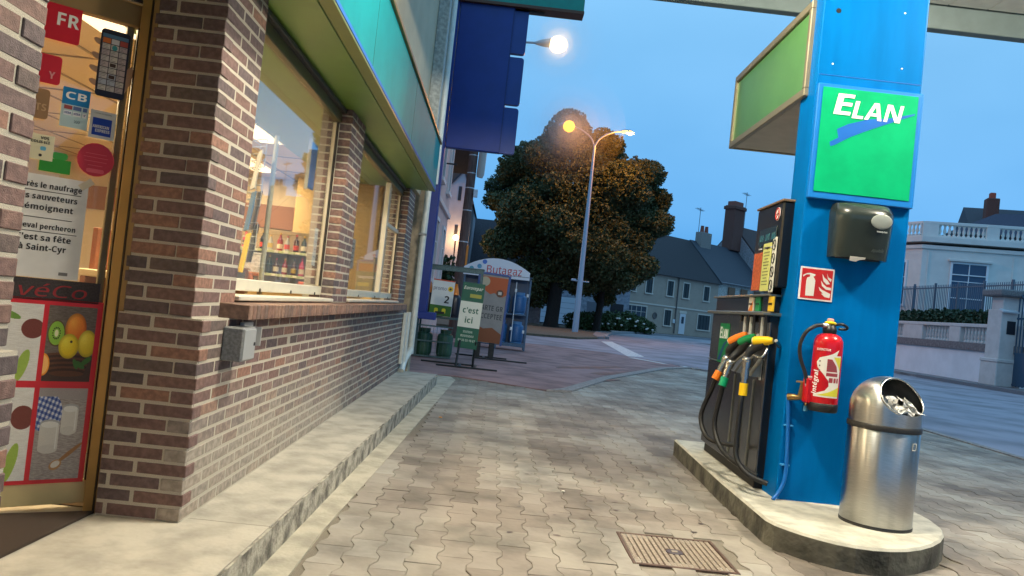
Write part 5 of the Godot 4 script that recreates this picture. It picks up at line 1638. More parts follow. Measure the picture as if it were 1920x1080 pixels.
		for i in 4:
			for j in 4:
				pm.tri(g[i][j], g[i + 1][j], g[i + 1][j + 1])
				pm.tri(g[i][j], g[i + 1][j + 1], g[i][j + 1])
		put("sheet", pm, mat(rgb(238, 236, 230), 0.8), o)

# ---------------------------------------------------------------- totem and the things beyond the shop
func totem() -> void:
	var w := thing("neighbour_building", "beige rendered building standing right behind the brick shop", "building", V(0, 0, 0))
	var beige := mat(rgb(200, 178, 148), 0.9, 0, "dirt", V(0.4, 0.4, 0.4), "fine", 0.1, true)
	bx("wall", V(-3.4, 4.0, -14.6), V(3.5, 8.2, 4.9), beige, w, 0.0)
	bx("corner_pilaster", V(-1.5, 3.9, -12.32), V(0.52, 8.0, 0.34), beige, w, 0.01)
	for k in 12:
		bx("joint", V(-1.239, 0.5 + k * 0.62, -12.32), V(0.004, 0.012, 0.33), mat(rgb(150, 130, 106), 0.9), w, 0.0)
	var s := thing("price_totem", "tall dark blue price totem seen from behind, with teal header box", "totem", V(0, 0, -15.2))
	var blue := mat(rgb(34, 62, 140), 0.35, 0, "soft", V(0.5, 0.5, 0.5))
	var dblue := mat(rgb(26, 54, 138), 0.4, 0, "soft", V(0.5, 0.5, 0.5))
	bx("post", V(-1.45, 4.2, 0), V(0.3, 6.45, 0.24), dblue, s, 0.01)
	var fl := MB.new()
	fl.prism(poly([-1.76, 0.99, -1.3, 0.99, -1.3, 1.45, -1.6, 1.2, -1.76, 1.1]), -0.11, 0.11)
	put("flared_foot", fl, dblue, s)
	bx("foot_plate", V(-1.44, 0.91, 0.0), V(0.64, 0.14, 0.3), dblue, s, 0.01)
	bx("foot_bracket", V(-1.66, 1.3, 0.0), V(0.3, 0.3, 0.14), dblue, s, 0.01)
	for y in [3.0, 5.6]:
		bx("wall_bracket", V(-1.62, y, 0.0), V(0.3, 0.12, 0.12), dblue, s, 0.006)
	bx("back_panel", V(-0.76, 5.62, 0.02), V(1.06, 2.86, 0.16), dblue, s, 0.012)
	for q in [[4.65, 0.9], [5.63, 0.93], [6.66, 0.98]]:
		var m := MB.new()
		var p := PackedVector2Array()
		for c in [[1, 1, 0], [-1, 1, 90], [-1, -1, 180], [1, -1, 270]]:
			for k in 5:
				p.append(Vector2(c[0] * (0.62 - 0.06), c[1] * (q[1] / 2 - 0.06)) + Vector2.RIGHT.rotated(deg_to_rad(c[2] + k * 22.5)) * 0.06)
		m.prism(p, -0.08, 0.05)
		put("price_panel", m, blue, s, V(-0.57, q[0], 0))
	bx("panel_rib", V(-0.24, 5.62, 0.101), V(0.02, 2.84, 0.006), mat(rgb(22, 44, 110), 0.5), s, 0.0)
	bx("header_bar", V(-0.4, 7.04, 0.0), V(1.5, 0.08, 0.1), mat(rgb(70, 60, 56), 0.5), s, 0.004)
	bx("header_box", V(-0.28, 7.64, 0.0), V(2.76, 1.1, 0.34), mat(rgb(0, 140, 120), 0.3, 0, "soft"), s, 0.012)
	bx("header_trim", V(-0.28, 7.07, 0.0), V(2.78, 0.06, 0.36), mat(rgb(96, 60, 40), 0.4, 0.3), s, 0.004)

func sheet(called: String, w: float, h: float, mt: Material, parent: Node, at: Vector3, b := Basis(), thick := 0.012) -> MeshInstance3D:
	var m := MB.new()
	m.box(Vector3.ZERO, V(w, h, thick), 0.002)
	return put(called, m, mt, parent, at, b)

func stands() -> void:
	var steel := mat(rgb(40, 44, 46), 0.5, 0.4)
	var cream := mat(rgb(232, 230, 214), 0.5)
	# green banner on its stand
	var s := thing("green_banner_stand", "narrow green and white banner saying c'est ici on a floor stand", "banner stand", V(-0.46, 0.006, -15.1))
	var lean := Basis(Vector3.BACK, -0.035)
	var gm := mat(rgb(20, 96, 74), 0.5, 0, "soft")
	for e in [[-0.16, 0.25], [0.15, -0.1]]:
		tb("leg", [V(e[0], 0.0, e[1]), V(e[0] + 0.02, 0.5, 0.0)], 0.022, steel, s)
	bx("foot_bar", V(-0.32, 0.018, -0.32), V(1.1, 0.03, 0.05), steel, s, 0.006)
	bx("foot_bar", V(0.05, 0.018, 0.3), V(1.16, 0.03, 0.05), steel, s, 0.006)
	bx("cross_bar", V(-0.1, 0.02, 0.0), V(0.05, 0.028, 0.66), steel, s, 0.004)
	bx("cross_bar", V(0.2, 0.02, 0.0), V(0.05, 0.028, 0.66), steel, s, 0.004)
	var bn := sheet("banner", 0.43, 1.27, gm, s, V(0.0, 0.99, 0), lean)
	bx("yellow_stripe", V(0.06, 0.385, 0.008), V(0.22, 0.07, 0.004), mat(rgb(180, 170, 70), 0.5), bn, 0.0)
	bx("white_field", V(0, 0.02, 0.008), V(0.425, 0.5, 0.004), cream, bn, 0.0)
	var gt := mat(rgb(24, 96, 70), 0.5)
	text("lettering", "c'est", 0.11, gt, bn, V(0, 0.1, 0.011), Basis(), 0.30)
	text("lettering", "ici", 0.11, gt, bn, V(-0.01, -0.09, 0.011), Basis(), 0.15)
	text("lettering", "Eurorepar", 0.062, cream, bn, V(0.0, 0.53, 0.0075), Basis(), 0.36, 0.2)
	for q in [["STATION", -0.315, 0.18], ["ROUSSEAU", -0.395, 0.25], ["02 33 25 18 67", -0.48, 0.33]]:
		text("lettering", q[0], 0.042, mat(rgb(196, 206, 190), 0.5), bn, V(0, q[1], 0.0075), Basis(), q[2])
	# card notice board behind it
	var a := thing("card_board", "orange and grey pavement board about accepted cards, behind the green banner", "pavement board", V(-0.1, 0.006, -18.0))
	var pb := sheet("panel", 0.66, 1.56, mat(rgb(150, 148, 146), 0.5, 0, "soft"), a, V(0.0, 1.14, 0), lean, 0.03)
	var om := mat(rgb(190, 84, 34), 0.5)
	var sw := MB.new()
	sw.prism(poly([-0.3, 0.74, 0.32, 0.74, 0.32, 0.36, 0.24, 0.3, 0.14, 0.31, 0.05, 0.38, -0.05, 0.34, -0.16, 0.4, -0.3, 0.62]), 0, 0.003, Transform3D(Basis(), V(0, 0, 0.0155)))
	put("orange_field", sw, om, pb)
	var sw2 := MB.new()
	sw2.prism(poly([-0.32, -0.77, 0.32, -0.77, 0.32, -0.55, 0.1, -0.42, -0.1, -0.46, -0.32, -0.38]), 0, 0.003, Transform3D(Basis(), V(0, 0, 0.0155)))
	put("orange_field", sw2, mat(rgb(130, 70, 34), 0.5), pb)
	for q in [["CARTE GR", 0.02], ["ACCEPTEE", -0.17]]:
		text("lettering", q[0], 0.115, mat(rgb(60, 66, 72), 0.5), pb, V(0.0, q[1], 0.0165), Basis(), 0.58)
	plate("round_mark", 0.17, 0.38, 0.17, 0.17, mat(rgb(96, 60, 40), 0.5), pb, 0.0187, 0.002, 0.084)
	plate("pale_mark", 0.17, 0.385, 0.08, 0.07, mat(rgb(206, 196, 186), 0.5), pb, 0.021, 0.002, 0.01)
	plate("round_mark", -0.2, 0.62, 0.22, 0.22, mat(rgb(186, 176, 150), 0.5), pb, 0.0187, 0.002, 0.109)
	var bf := mat(rgb(50, 86, 150), 0.45)
	for e in [-0.35, 0.35]:
		bx("frame_side", V(e, 0, 0), V(0.05, 1.62, 0.05), bf, pb, 0.006)
	bx("frame_top", V(0, 0.805, 0), V(0.65, 0.05, 0.05), bf, pb, 0.006)
	for e in [-0.2, 0.12]:
		bx("leg", V(e, 0.19, 0.0), V(0.13, 0.36, 0.12), steel, a, 0.01)
	bx("foot_bar", V(0.35, 0.018, 0.3), V(1.2, 0.03, 0.05), steel, a, 0.006)
	bx("foot_bar", V(-0.1, 0.018, -0.3), V(1.2, 0.03, 0.05), steel, a, 0.006)
	bx("cross_bar", V(-0.04, 0.02, 0.0), V(0.05, 0.028, 0.62), steel, a, 0.004)
	# rack of gas bottles by the wall
	var r := thing("bottle_rack", "grey green metal rack with shelf and wire cage against the wall", "rack", V(-1.2, 0.006, -16.75))
	var fm := mat(rgb(92, 120, 124), 0.5, 0.3, "dirt", V(2, 2, 2))
	for e in [[-0.37, 0.28], [0.86, 0.28], [-0.37, -0.28], [0.86, -0.28]]:
		bx("post", V(e[0], 0.97, e[1]), V(0.04, 1.94, 0.04), fm, r, 0.004)
	bx("top_rail", V(0.24, 1.9, 0.28), V(1.3, 0.09, 0.05), fm, r, 0.004)
	bx("roof_sheet", V(0.24, 1.955, 0.0), V(1.32, 0.02, 0.64), fm, r, 0.003)
	bx("shelf", V(0.24, 0.86, 0.0), V(1.24, 0.04, 0.58), fm, r, 0.004)
	for k in 3:
		bx("cage_rail", V(0.0, 0.03 + k * 0.32, 0.29), V(0.76, 0.03, 0.03), fm, r, 0.003)
	var wires := MB.new()
	for k in 10:
		wires.box(V(-0.34 + k * 0.078, 0.36, 0.285), V(0.006, 0.66, 0.006), 0.0)
	put("cage_wire", wires, fm, r)
	for q in [[-1.42, "left one of two green gas bottles in the low cage"], [-0.98, "right one of two green gas bottles in the low cage"]]:
		gas_bottle(q[1], V(q[0], 0.03, -16.72), 0.17, 0.58, mat(rgb(58, 104, 84), 0.5, 0, "dirt", V(3, 3, 3)), mat(rgb(40, 80, 64), 0.5), "green gas bottles in the cage")
	for q in [[-1.42, "orange capped dark bottle at the left of the rack shelf"], [-1.16, "orange capped dark bottle beside the promo poster"], [-0.86, "orange capped dark bottle right of the promo poster"]]:
		gas_bottle(q[1], V(q[0], 0.89, -16.66), 0.13, 0.55, mat(rgb(40, 40, 50), 0.35), mat(rgb(230, 130, 30), 0.4), "orange capped bottles on the rack", true)
	var p := thing("promo_poster", "white and green promo poster with sunflower fixed on the rack", "poster", V(-1.12, 1.28, -16.43))
	sheet("sheet", 0.46, 0.76, mat(rgb(224, 226, 224), 0.5), p, V(0, 0, 0), lean)
	sheet("green_field", 0.455, 0.22, mat(rgb(60, 130, 40), 0.5, 0, "speck", V(9, 9, 9)), p, V(-0.012, -0.265, 0.004), lean)
	sheet("orange_edge", 0.455, 0.024, mat(rgb(206, 80, 50), 0.5), p, V(0.013, 0.37, 0.004), lean)
	text("lettering", "promo", 0.075, mat(rgb(40, 60, 110), 0.5), p, V(-0.06, 0.2, 0.008), lean, 0.27, 0.0, false)
	text("lettering", "2", 0.15, mat(rgb(20, 20, 22), 0.5), p, V(0.1, -0.03, 0.008), lean)
	plate("sunflower", 0.16, 0.2, 0.11, 0.11, mat(rgb(236, 200, 40), 0.5), p, 0.007, 0.002, 0.054)
	plate("sunflower_heart", 0.158, 0.2, 0.05, 0.05, mat(rgb(50, 40, 30), 0.5), p, 0.0095, 0.002, 0.024)
	for e in [-0.09, 0.07]:
		plate("yellow_glove", e - 0.01, -0.27, 0.08, 0.11, mat(rgb(226, 210, 40), 0.5), p, 0.0105, 0.002, 0.03)
	plate("black_shape", -0.02, -0.31, 0.2, 0.05, mat(rgb(26, 28, 24), 0.5), p, 0.013, 0.002, 0.02)
	# blue gas locker with arched sign
	var g := thing("gas_locker", "blue grey gas bottle locker with white arched red lettered sign", "gas locker", V(0.0, 0.006, -22.7))
	var lm := mat(rgb(86, 116, 146), 0.5, 0.3, "dirt", V(2, 2, 2))
	for e in [[-0.95, 0.3], [0.12, 0.3], [0.95, 0.3], [-0.95, -0.3], [0.95, -0.3]]:
		bx("post", V(e[0], 1.06, e[1]), V(0.05, 2.1, 0.05), lm, g, 0.004)
	bx("top_rail", V(0.0, 2.08, 0.3), V(1.95, 0.05, 0.05), lm, g, 0.004)
	bx("bottom_tray", V(0.0, 0.16, 0.0), V(1.95, 0.1, 0.64), lm, g, 0.006)
	bx("shelf", V(0.0, 1.03, 0.0), V(1.85, 0.04, 0.58), lm, g, 0.004)
	bx("back_panel", V(0.0, 1.1, -0.31), V(1.9, 1.9, 0.02), mat(rgb(96, 110, 130), 0.6), g, 0.0)
	bx("roof_sheet", V(0.0, 2.115, 0.0), V(1.98, 0.02, 0.7), lm, g, 0.003)
	var rod := mat(rgb(222, 226, 230), 0.4)
	tb("locking_rod", [V(0.55, 0.25, 0.33), V(0.55, 1.95, 0.33)], 0.014, rod, g, 6)
	for q in [[0.55, 1.72], [0.9, 1.6], [0.52, 0.62], [0.88, 0.56]]:
		bx("white_tag", V(q[0], q[1], 0.345), V(0.06, 0.09, 0.02), mat(rgb(232, 232, 232), 0.5), g, 0.004)
	var ar := MB.new()
	var ap := PackedVector2Array([Vector2(-0.95, 0.0), Vector2(0.95, 0.0), Vector2(0.95, 0.22)])
	for k in 15:
		var t := 0.95 - k * 1.9 / 14
		ap.append(Vector2(t, 0.22 + 0.32 * (1 - pow(t / 0.95, 2))))
	ap.append(Vector2(-0.95, 0.22))
	ar.prism(ap, -0.02, 0.02)
	put("arched_sign", ar, mat(rgb(222, 226, 236), 0.4), g, V(-0.05, 2.03, 0.33))
	text("lettering", "Butagaz", 0.22, mat(rgb(190, 20, 60), 0.4), g, V(0.16, 2.24, 0.353), Basis(), 1.0, 0.0, false, 0.004)
	for q in [[-0.78, 2.22, rgb(60, 150, 170)], [-0.56, 2.30, rgb(60, 150, 190)], [-0.42, 2.44, rgb(40, 110, 200)]]:
		plate("blue_dot", q[0], q[1], 0.13, 0.13, mat(q[2], 0.4), g, 0.3505, 0.004, 0.064)
	for row in 2:
		for k in 4:
			gas_bottle("blue gas bottle, %s from the left on the %s shelf of the locker" % [["first", "second", "third", "fourth"][k], ["lower", "upper"][row]], V(-0.72 + k * 0.47, 0.222 + row * 0.84, -22.62), 0.2, 0.62, mat(rgb(62, 116, 172), 0.4, 0.1, "dirt", V(2, 2, 2)), mat(rgb(90, 140, 186), 0.4), "blue gas bottles in the locker")

func gas_bottle(label: String, at: Vector3, r: float, h: float, m: Material, cap: Material, group: String, pointed := false) -> void:
	var o := thing("gas_bottle", label, "gas bottle", at, 0, group)
	var b := MB.new()
	b.lathe([Vector2(0, 0.012), Vector2(r * 0.8, 0.012), Vector2(r * 0.95, 0.05), Vector2(r, 0.1), Vector2(r, h * 0.74), Vector2(r * 0.92, h * 0.82), Vector2(r * 0.6, h * 0.88), Vector2(0, h * 0.9)], 20)
	put("body", b, m, o)
	var c := MB.new()
	if pointed:
		c.lathe([Vector2(r * 0.62, h * 0.86), Vector2(r * 0.5, h * 1.05), Vector2(r * 0.2, h * 1.3), Vector2(0, h * 1.32)], 12)
	else:
		c.lathe([Vector2(r * 0.66, h * 0.84), Vector2(r * 0.7, h), Vector2(r * 0.62, h), Vector2(r * 0.6, h * 0.86)], 18)
	put("collar", c, cap, o)
	var ft := MB.new()
	ft.lathe([Vector2(r * 0.82, 0), Vector2(r * 0.86, 0.0), Vector2(r * 0.86, 0.06)], 18)
	put("foot_ring", ft, cap if not pointed else m, o)
	var bd := MB.new()
	bd.lathe([Vector2(r * 1.005, h * 0.4), Vector2(r * 1.012, h * 0.42), Vector2(r * 1.005, h * 0.44)], 20)
	put("weld_seam", bd, m, o)

# ---------------------------------------------------------------- houses to the left
func window_on(parent: Node, c: Vector3, w: float, h: float, b := Basis(), frame: Material = null, dark: Material = null, bars := 1, shut := false) -> void:
	var fr := frame if frame else mat(rgb(206, 200, 196), 0.7)
	var m := MB.new()
	m.box(V(-w / 2 - 0.06, 0, 0), V(0.12, h + 0.24, 0.1), 0.0)
	m.box(V(w / 2 + 0.06, 0, 0), V(0.12, h + 0.24, 0.1), 0.0)
	m.box(V(0, h / 2 + 0.06, 0), V(w, 0.12, 0.1), 0.0)
	m.box(V(0, -h / 2 - 0.06, 0.03), V(w + 0.3, 0.12, 0.16), 0.0)
	var win := put("window", m, fr, parent, c, b)
	put("pane", rbox(V(w, h, 0.03), 0.0), dark if dark else mat(rgb(26, 30, 40), 0.12), win, V(0, 0, -0.02))
	for k in bars:
		var x := -w / 2 + w * (k + 1) / (bars + 1)
		put("bar", rbox(V(0.05, h, 0.03), 0.0), fr if not shut else mat(rgb(30, 40, 44), 0.6), win, V(x, 0, 0.005))
	put("crossbar", rbox(V(w, 0.04, 0.028), 0.0), fr if not shut else mat(rgb(30, 40, 44), 0.6), win, V(0, h * 0.15, 0.005))

func far_left() -> void:
	var pink := mat(rgb(216, 180, 170), 0.85, 0, "soft", V(0.3, 0.3, 0.3), "", 0, true)
	var p := thing("pink_house", "tall pink rendered house seen edge on beyond the totem", "house", V(-2.3, 0, -32))
	bx("wall", V(-3.0, 4.4, 7.0), V(6.0, 8.8, 14.0), pink, p, 0.0)
	bx("cornice", V(0.08, 8.6, 7.0), V(0.3, 0.3, 14.1), mat(rgb(226, 200, 190), 0.8), p, 0.02)
	bx("string_course", V(0.04, 4.6, 7.0), V(0.12, 0.18, 14.0), mat(rgb(226, 200, 190), 0.8), p, 0.01)
	var side := Basis(Vector3.UP, PI / 2)
	for z in [1.8, 5.2, 8.6, 12.0]:
		window_on(p, V(0.02, 2.9, z), 1.0, 2.0, side, mat(rgb(232, 220, 214), 0.7))
		window_on(p, V(0.02, 6.3, z), 1.0, 1.9, side, mat(rgb(232, 220, 214), 0.7))
	var rf := MB.new()
	rf.prism(poly([0.35, 8.7, -3.0, 12.0, -6.3, 8.7]), -14.0, -0.0)
	put("roof", rf, mat(rgb(80, 66, 62), 0.9, 0, "dirt", V(0.6, 0.6, 0.6)), p)
	bx("lamp_bracket", V(0.2, 6.1, 4.0), V(0.4, 0.05, 0.05), mat(rgb(30, 30, 34), 0.6), p, 0.0)
	var g := thing("gable_house", "pale grey gabled house with slit windows behind the pink house", "house", V(-2.35, 0, -55))
	var gw := MB.new()
	gw.prism(poly([-4.4, 0, 0, 0, 0, 8.3, -0.75, 10.4, -2.6, 8.4, -4.4, 6.0]), -9, 0)
	put("wall", gw, mat(rgb(176, 178, 192), 0.85, 0, "soft", V(0.25, 0.25, 0.25), "", 0, true), g)
	var slate := mat(rgb(74, 72, 84), 0.8, 0, "dirt", V(0.5, 0.5, 0.5))
	var gr := MB.new()
	gr.prism(poly([0.12, 8.1, -0.72, 10.6, -0.85, 10.45, 0.0, 8.1]), -9.1, 0.1)
	gr.prism(poly([-0.72, 10.6, -4.6, 5.9, -4.5, 5.75, -0.75, 10.4]), -9.1, 0.1)
	put("roof", gr, slate, g)
	for q in [[-0.95, 8.75, 1.0], [-0.95, 6.1, 0.8]]:
		bx("slit_window", V(q[0], q[1], 0.02), V(0.22, q[2], 0.06), mat(rgb(40, 44, 56), 0.4), g, 0.0)
	bx("chimney", V(-1.35, 10.0, -1.0), V(0.6, 1.5, 0.8), mat(rgb(120, 84, 76), 0.9), g, 0.03)
	var rh := thing("roadside_house", "dark roofed low house half hidden behind the big tree", "house", V(-1.6, 0, -62))
	bx("wall", V(2.0, 2.2, -3), V(6.5, 4.4, 6), mat(rgb(176, 178, 190), 0.85, 0, "dirt", V(0.25, 0.25, 0.25)), rh, 0.0)
	var rr := MB.new()
	rr.prism(poly([0.4, 4.3, -3, 8.2, -6.4, 4.3]), -5.6, 1.4)
	put("roof", rr, slate, rh, V(0, 0, 0), Basis(Vector3.UP, -PI / 2))
	for x in [0.0, 2.0, 4.0]:
		window_on(rh, V(x, 2.6, 0.02), 0.9, 1.5)
	var gh := thing("grey_house", "long pale grey house with garage doors behind the tree trunks", "house", V(3.2, 0.1, -72))
	bx("wall", V(4.0, 3.0, -4), V(10.2, 6.0, 8), mat(rgb(170, 174, 190), 0.85, 0, "dirt", V(0.22, 0.22, 0.22), "", 0, true), gh, 0.0)
	var gr2 := MB.new()
	gr2.prism(poly([0.4, 6.0, -4, 9.4, -8.4, 6.0]), -9.3, 1.3)
	put("roof", gr2, slate, gh, V(0, 0, 0), Basis(Vector3.UP, -PI / 2))
	for x in [0.4, 3.0]:
		bx("garage_door", V(x, 1.25, 0.02), V(2.2, 2.5, 0.08), mat(rgb(206, 212, 224), 0.6), gh, 0.01)
		for k in 4:
			bx("door_groove", V(x, 0.5 + 0.5 * k, 0.062), V(2.2, 0.03, 0.01), mat(rgb(140, 146, 160), 0.6), gh, 0.0)
	for x in [0.4, 3.0, 5.6, 8.0]:
		window_on(gh, V(x, 4.4, 0.02), 0.95, 1.4)
	bx("dark_door", V(8.0, 1.2, 0.02), V(1.2, 2.4, 0.08), mat(rgb(40, 38, 46), 0.6), gh, 0.01)
	bx("dark_door", V(5.8, 1.2, 0.02), V(1.1, 2.3, 0.08), mat(rgb(110, 112, 124), 0.6), gh, 0.01)
	# timber pole with its bands and the lamp on its arm
	var s := thing("utility_pole", "brown timber utility pole with pale bands and a grey canister", "utility pole", V(-1.30, 0, -26))
	var base := V(0, 0, 0)
	var top := V(0.1, 11.0, 0)
	tb("pole", [base, top], [0.17, 0.13], mat(rgb(120, 92, 84), 0.9, 0, "dirt", V(1, 0.2, 1)), s, 14)
	for y in [3.2, 4.25, 5.0, 5.5, 6.1, 7.0]:
		var t: float = y / 11.0
		tb("metal_band", [base.lerp(top, t), base.lerp(top, t + 0.003)], 0.172 - t * 0.04, mat(rgb(206, 206, 210), 0.4, 0.4), s, 14)
	tb("canister", [V(0.33, 5.4, 0.05), V(0.345, 5.5, 0.05), V(0.36, 6.4, 0.05)], [0.1, 0.13, 0.13], mat(rgb(190, 176, 168), 0.6), s, 12)
	bx("white_box", V(0.26, 4.85, 0.1), V(0.14, 0.26, 0.12), mat(rgb(226, 226, 230), 0.5), s, 0.01)
	bx("orange_plate", V(0.19, 2.75, 0.1), V(0.07, 0.7, 0.02), mat(rgb(232, 140, 50), 0.5), s, 0.004)
	lamp_head("roadside_lamp", "bright street lamp on an arm right of the blue totem", V(-1.2, 10.1, -26), V(0.5, 10.12, -26), V(1.16, 10.2, -26), rgb(255, 206, 142), 22.0, 26.0)
	var b := thing("wall_lamp", "small lit lamp on a post before the gabled house", "lamp", V(-3.2, 0, -54))
	tb("post", [V(0, 0, 0), V(0, 5.4, 0)], 0.05, mat(rgb(60, 60, 64), 0.6), b, 8)
	var bb := MB.new()
	bb.ball(V(0, 5.55, 0), V(0.2, 0.2, 0.2), 12, 8)
	put("lamp_globe", bb, glow(rgb(255, 214, 160), 9.0), b)
	omni("wall_lamp_light", V(-3.2, 5.55, -54), rgb(255, 190, 120), 5.0, 0.18, self)
	var h := thing("hedge", "dark leafy hedge under the small lit lamp", "hedge", V(-3.6, 0, -50))
	leaf_cloud(h, "foliage", [[V(0, 1.6, 0), V(1.2, 2.6, 1.0)], [V(1.0, 1.0, 0.3), V(0.9, 1.4, 0.8)]], 900, 0.22, leaf_mat(rgb(60, 76, 44)), 5)

func lamp_head(called: String, label: String, from: Vector3, arm: Vector3, bulb: Vector3, c: Color, e: float, power: float) -> void:
	var o := thing(called, label, "street lamp", V(from.x, 0, from.z))
	var off := V(-from.x, 0, -from.z)
	var grey := mat(rgb(170, 172, 176), 0.4, 0.4)
	tb("arm", curve([from + off + V(0, -0.6, 0), from + off + V((arm.x - from.x) * 0.4, -0.1, 0), arm + off], 6), 0.04, grey, o, 8)
	var d := (bulb - arm).normalized()
	var m := MB.new()
	m.tube([arm + off - d * 0.1, arm + off + d * 0.1, arm + off + d * 0.35, bulb + off], [0.05, 0.11, 0.15, 0.1], 10)
	put("lamp_housing", m, grey, o)
	var bm := MB.new()
	bm.ball(bulb + off + V(0, -0.06, 0), V(0.3, 0.26, 0.28), 14, 10)
	put("lamp_bulb", bm, glow(c, e), o)
	mist("lamp_haze", bulb, 4.2, 0.13)
	omni(called + "_light", bulb + V(0, -0.06, 0), c, power, 0.2, self)

func street_lamps() -> void:
	var s := thing("street_lamp", "tall grey double armed street lamp post before the big tree", "street lamp", V(5.08, 0.1, -48.3))
	var grey := mat(rgb(176, 182, 196), 0.45, 0.4)
	tb("post", [V(0, 0, 0), V(0, 3.0, 0), V(0.0, 7.6, 0), V(0.0, 11.6, 0)], [0.2, 0.17, 0.12, 0.07], grey, s, 14)
	bx("flower_bracket", V(0, 3.15, 0), V(1.1, 0.07, 0.08), grey, s, 0.004)
	bx("bracket_pad", V(-0.42, 3.2, 0), V(0.3, 0.12, 0.3), grey, s, 0.01)
	var orange := rgb(255, 172, 60)
	for q in [[-1.0, orange, 3.6, 60.0], [1.0, rgb(255, 226, 200), 5.0, 95.0]]:
		var sg: float = q[0]
		tb("arm", curve([V(0, 11.55, 0), V(0.3 * sg, 12.1, 0), V(1.0 * sg, 12.55, 0), V(1.7 * sg, 12.7, 0)], 6), 0.05, grey, s, 8)
		var m := MB.new()
		m.tube([V(1.55 * sg, 12.7, 0), V(1.75 * sg, 12.72, 0), V(2.1 * sg, 12.72, 0), V(2.35 * sg, 12.66, 0)], [0.06, 0.13, 0.15, 0.06], 10)
		put("lamp_housing", m, grey, s)
		var b := MB.new()
		if sg < 0:
			b.ball(V(-1.72, 12.62, 0.1), V(0.36, 0.36, 0.34), 14, 10)
		else:
			b.ball(V(2.12, 12.58, 0.05), V(0.15, 0.1, 0.11), 12, 8)
		put("lamp_bulb", b, glow(q[1], q[2]), s)
		if sg < 0:
			mist("lamp_haze", V(3.36, 12.65, -48.2), 7.0, 0.15)
		omni("street_lamp_light", V(5.08 + (-1.72 if sg < 0 else 2.12), 12.7, -48.25), rgb(255, 160, 40), q[3], 0.2, self)

# ---------------------------------------------------------------- trees and shrubs
func leaf_mat(c: Color) -> StandardMaterial3D:
	var m := mat(c, 0.6)
	m.backlight_enabled = true
	m.backlight = Color(0.25, 0.3, 0.1)
	m.vertex_color_use_as_albedo = true
	return m
func leaf_cloud(parent: Node, called: String, lumps: Array, count: int, size: float, mt: Material, sd: int, flat := 0.35) -> void:
	var r := RandomNumberGenerator.new()
	r.seed = sd
	var m := MB.new()
	for k in 7:   # a twig's worth of leaves
		var c := V(r.randf_range(-1, 1), r.randf_range(-0.7, 0.7), r.randf_range(-1, 1)) * size * 0.7
		var b := Basis.from_euler(V(r.randf_range(-1, 1), r.randf() * TAU, r.randf_range(-1, 1)))
		var l := size * r.randf_range(0.7, 1.1)
		var w := l * 0.42
		var p := [V(0, 0, -l / 2), V(w, 0.1 * l, 0), V(0, 0, l / 2), V(-w, 0.1 * l, 0)]
		m.tri(c + b * p[0], c + b * p[1], c + b * p[2])
		m.tri(c + b * p[0], c + b * p[2], c + b * p[3])
	var mm := MultiMesh.new()
	mm.transform_format = MultiMesh.TRANSFORM_3D
	mm.use_colors = true
	mm.mesh = m.mesh()
	mm.instance_count = count
	var vol := 0.0
	var acc := []
	for l in lumps:
		vol += l[1].x * l[1].y
		acc.append(vol)
	for i in count:
		var q := r.randf() * vol
		var j := 0
		while acc[j] < q:
			j += 1
		var d := V(r.randfn(), r.randfn(), r.randfn()).normalized()
		var rad := 1.0 - absf(r.randfn()) * flat
		rad = clampf(rad, 0.1, 1.12)
		var pos: Vector3 = lumps[j][0] + d * rad * lumps[j][1]
		if pos.y < 0.05:
			pos.y = 0.05 + r.randf() * 0.2
		var b := Basis.from_euler(V(r.randf_range(-0.8, 0.8), r.randf() * TAU, r.randf_range(-0.8, 0.8))).scaled(Vector3.ONE * r.randf_range(0.7, 1.35))
		mm.set_instance_transform(i, Transform3D(b, pos))
		var v := r.randf_range(0.7, 1.25)
		mm.set_instance_color(i, Color(v * r.randf_range(0.9, 1.12), v, v * r.randf_range(0.75, 1.0)))
	var o := MultiMeshInstance3D.new()
	o.name = called
	o.multimesh = mm
	o.material_override = mt
	o.set_meta("kind", "stuff")
	parent.add_child(o)

func tree(label: String, at: Vector3, crown: Vector3, rad: Vector3, trunk: float, lumps: int, leaves: int, sd: int, flat_left := 0.0) -> void:
	var o := thing("tree", label, "tree", at)
	var r := RandomNumberGenerator.new()
	r.seed = sd
	var bark := mat(rgb(52, 44, 40), 0.95, 0, "dirt", V(1.2, 0.3, 1.2), "bump", 3.0)
	var tp := [V(0, -0.05, 0), V(0, 0.5, 0), V(0.08, 2.0, 0), V(0.1, crown.y * 0.55, 0), V(0.0, crown.y + rad.y * 0.4, 0)]
	tb("trunk", curve(tp, 4), [1.35, 1.2, 1.1, 1.03, 1.0, 0.98, 0.96, 0.94, 0.93, 0.9, 0.86, 0.82, 0.75, 0.6, 0.45, 0.3, 0.12].map(func(k): return k * trunk), bark, o, 12)
	var ls := []
	for k in lumps:
		var d := V(r.randfn(), r.randfn() * 0.9, r.randfn()).normalized()
		var f := r.randf_range(0.62, 0.97)
		var c := crown + d * f * rad
		ls.append([c, V(1, 0.8, 1) * r.randf_range(0.8, 1.9) * rad.x / 6.0])
		if k % 2 == 0:
			tb("limb", curve([V(0.05, crown.y * 0.5 + r.randf() * 2.0, 0), crown.lerp(c, 0.4) + V(0, -0.6, 0), c], 4), [trunk * 0.35, trunk * 0.32, trunk * 0.28, trunk * 0.24, trunk * 0.2, trunk * 0.16, trunk * 0.1, trunk * 0.06, trunk * 0.03], bark, o, 6)
	ls.append([crown, rad * 0.72])
	leaf_cloud(o, "crown", ls, leaves, 0.15, leaf_mat(rgb(84, 88, 56)), sd, 0.3)

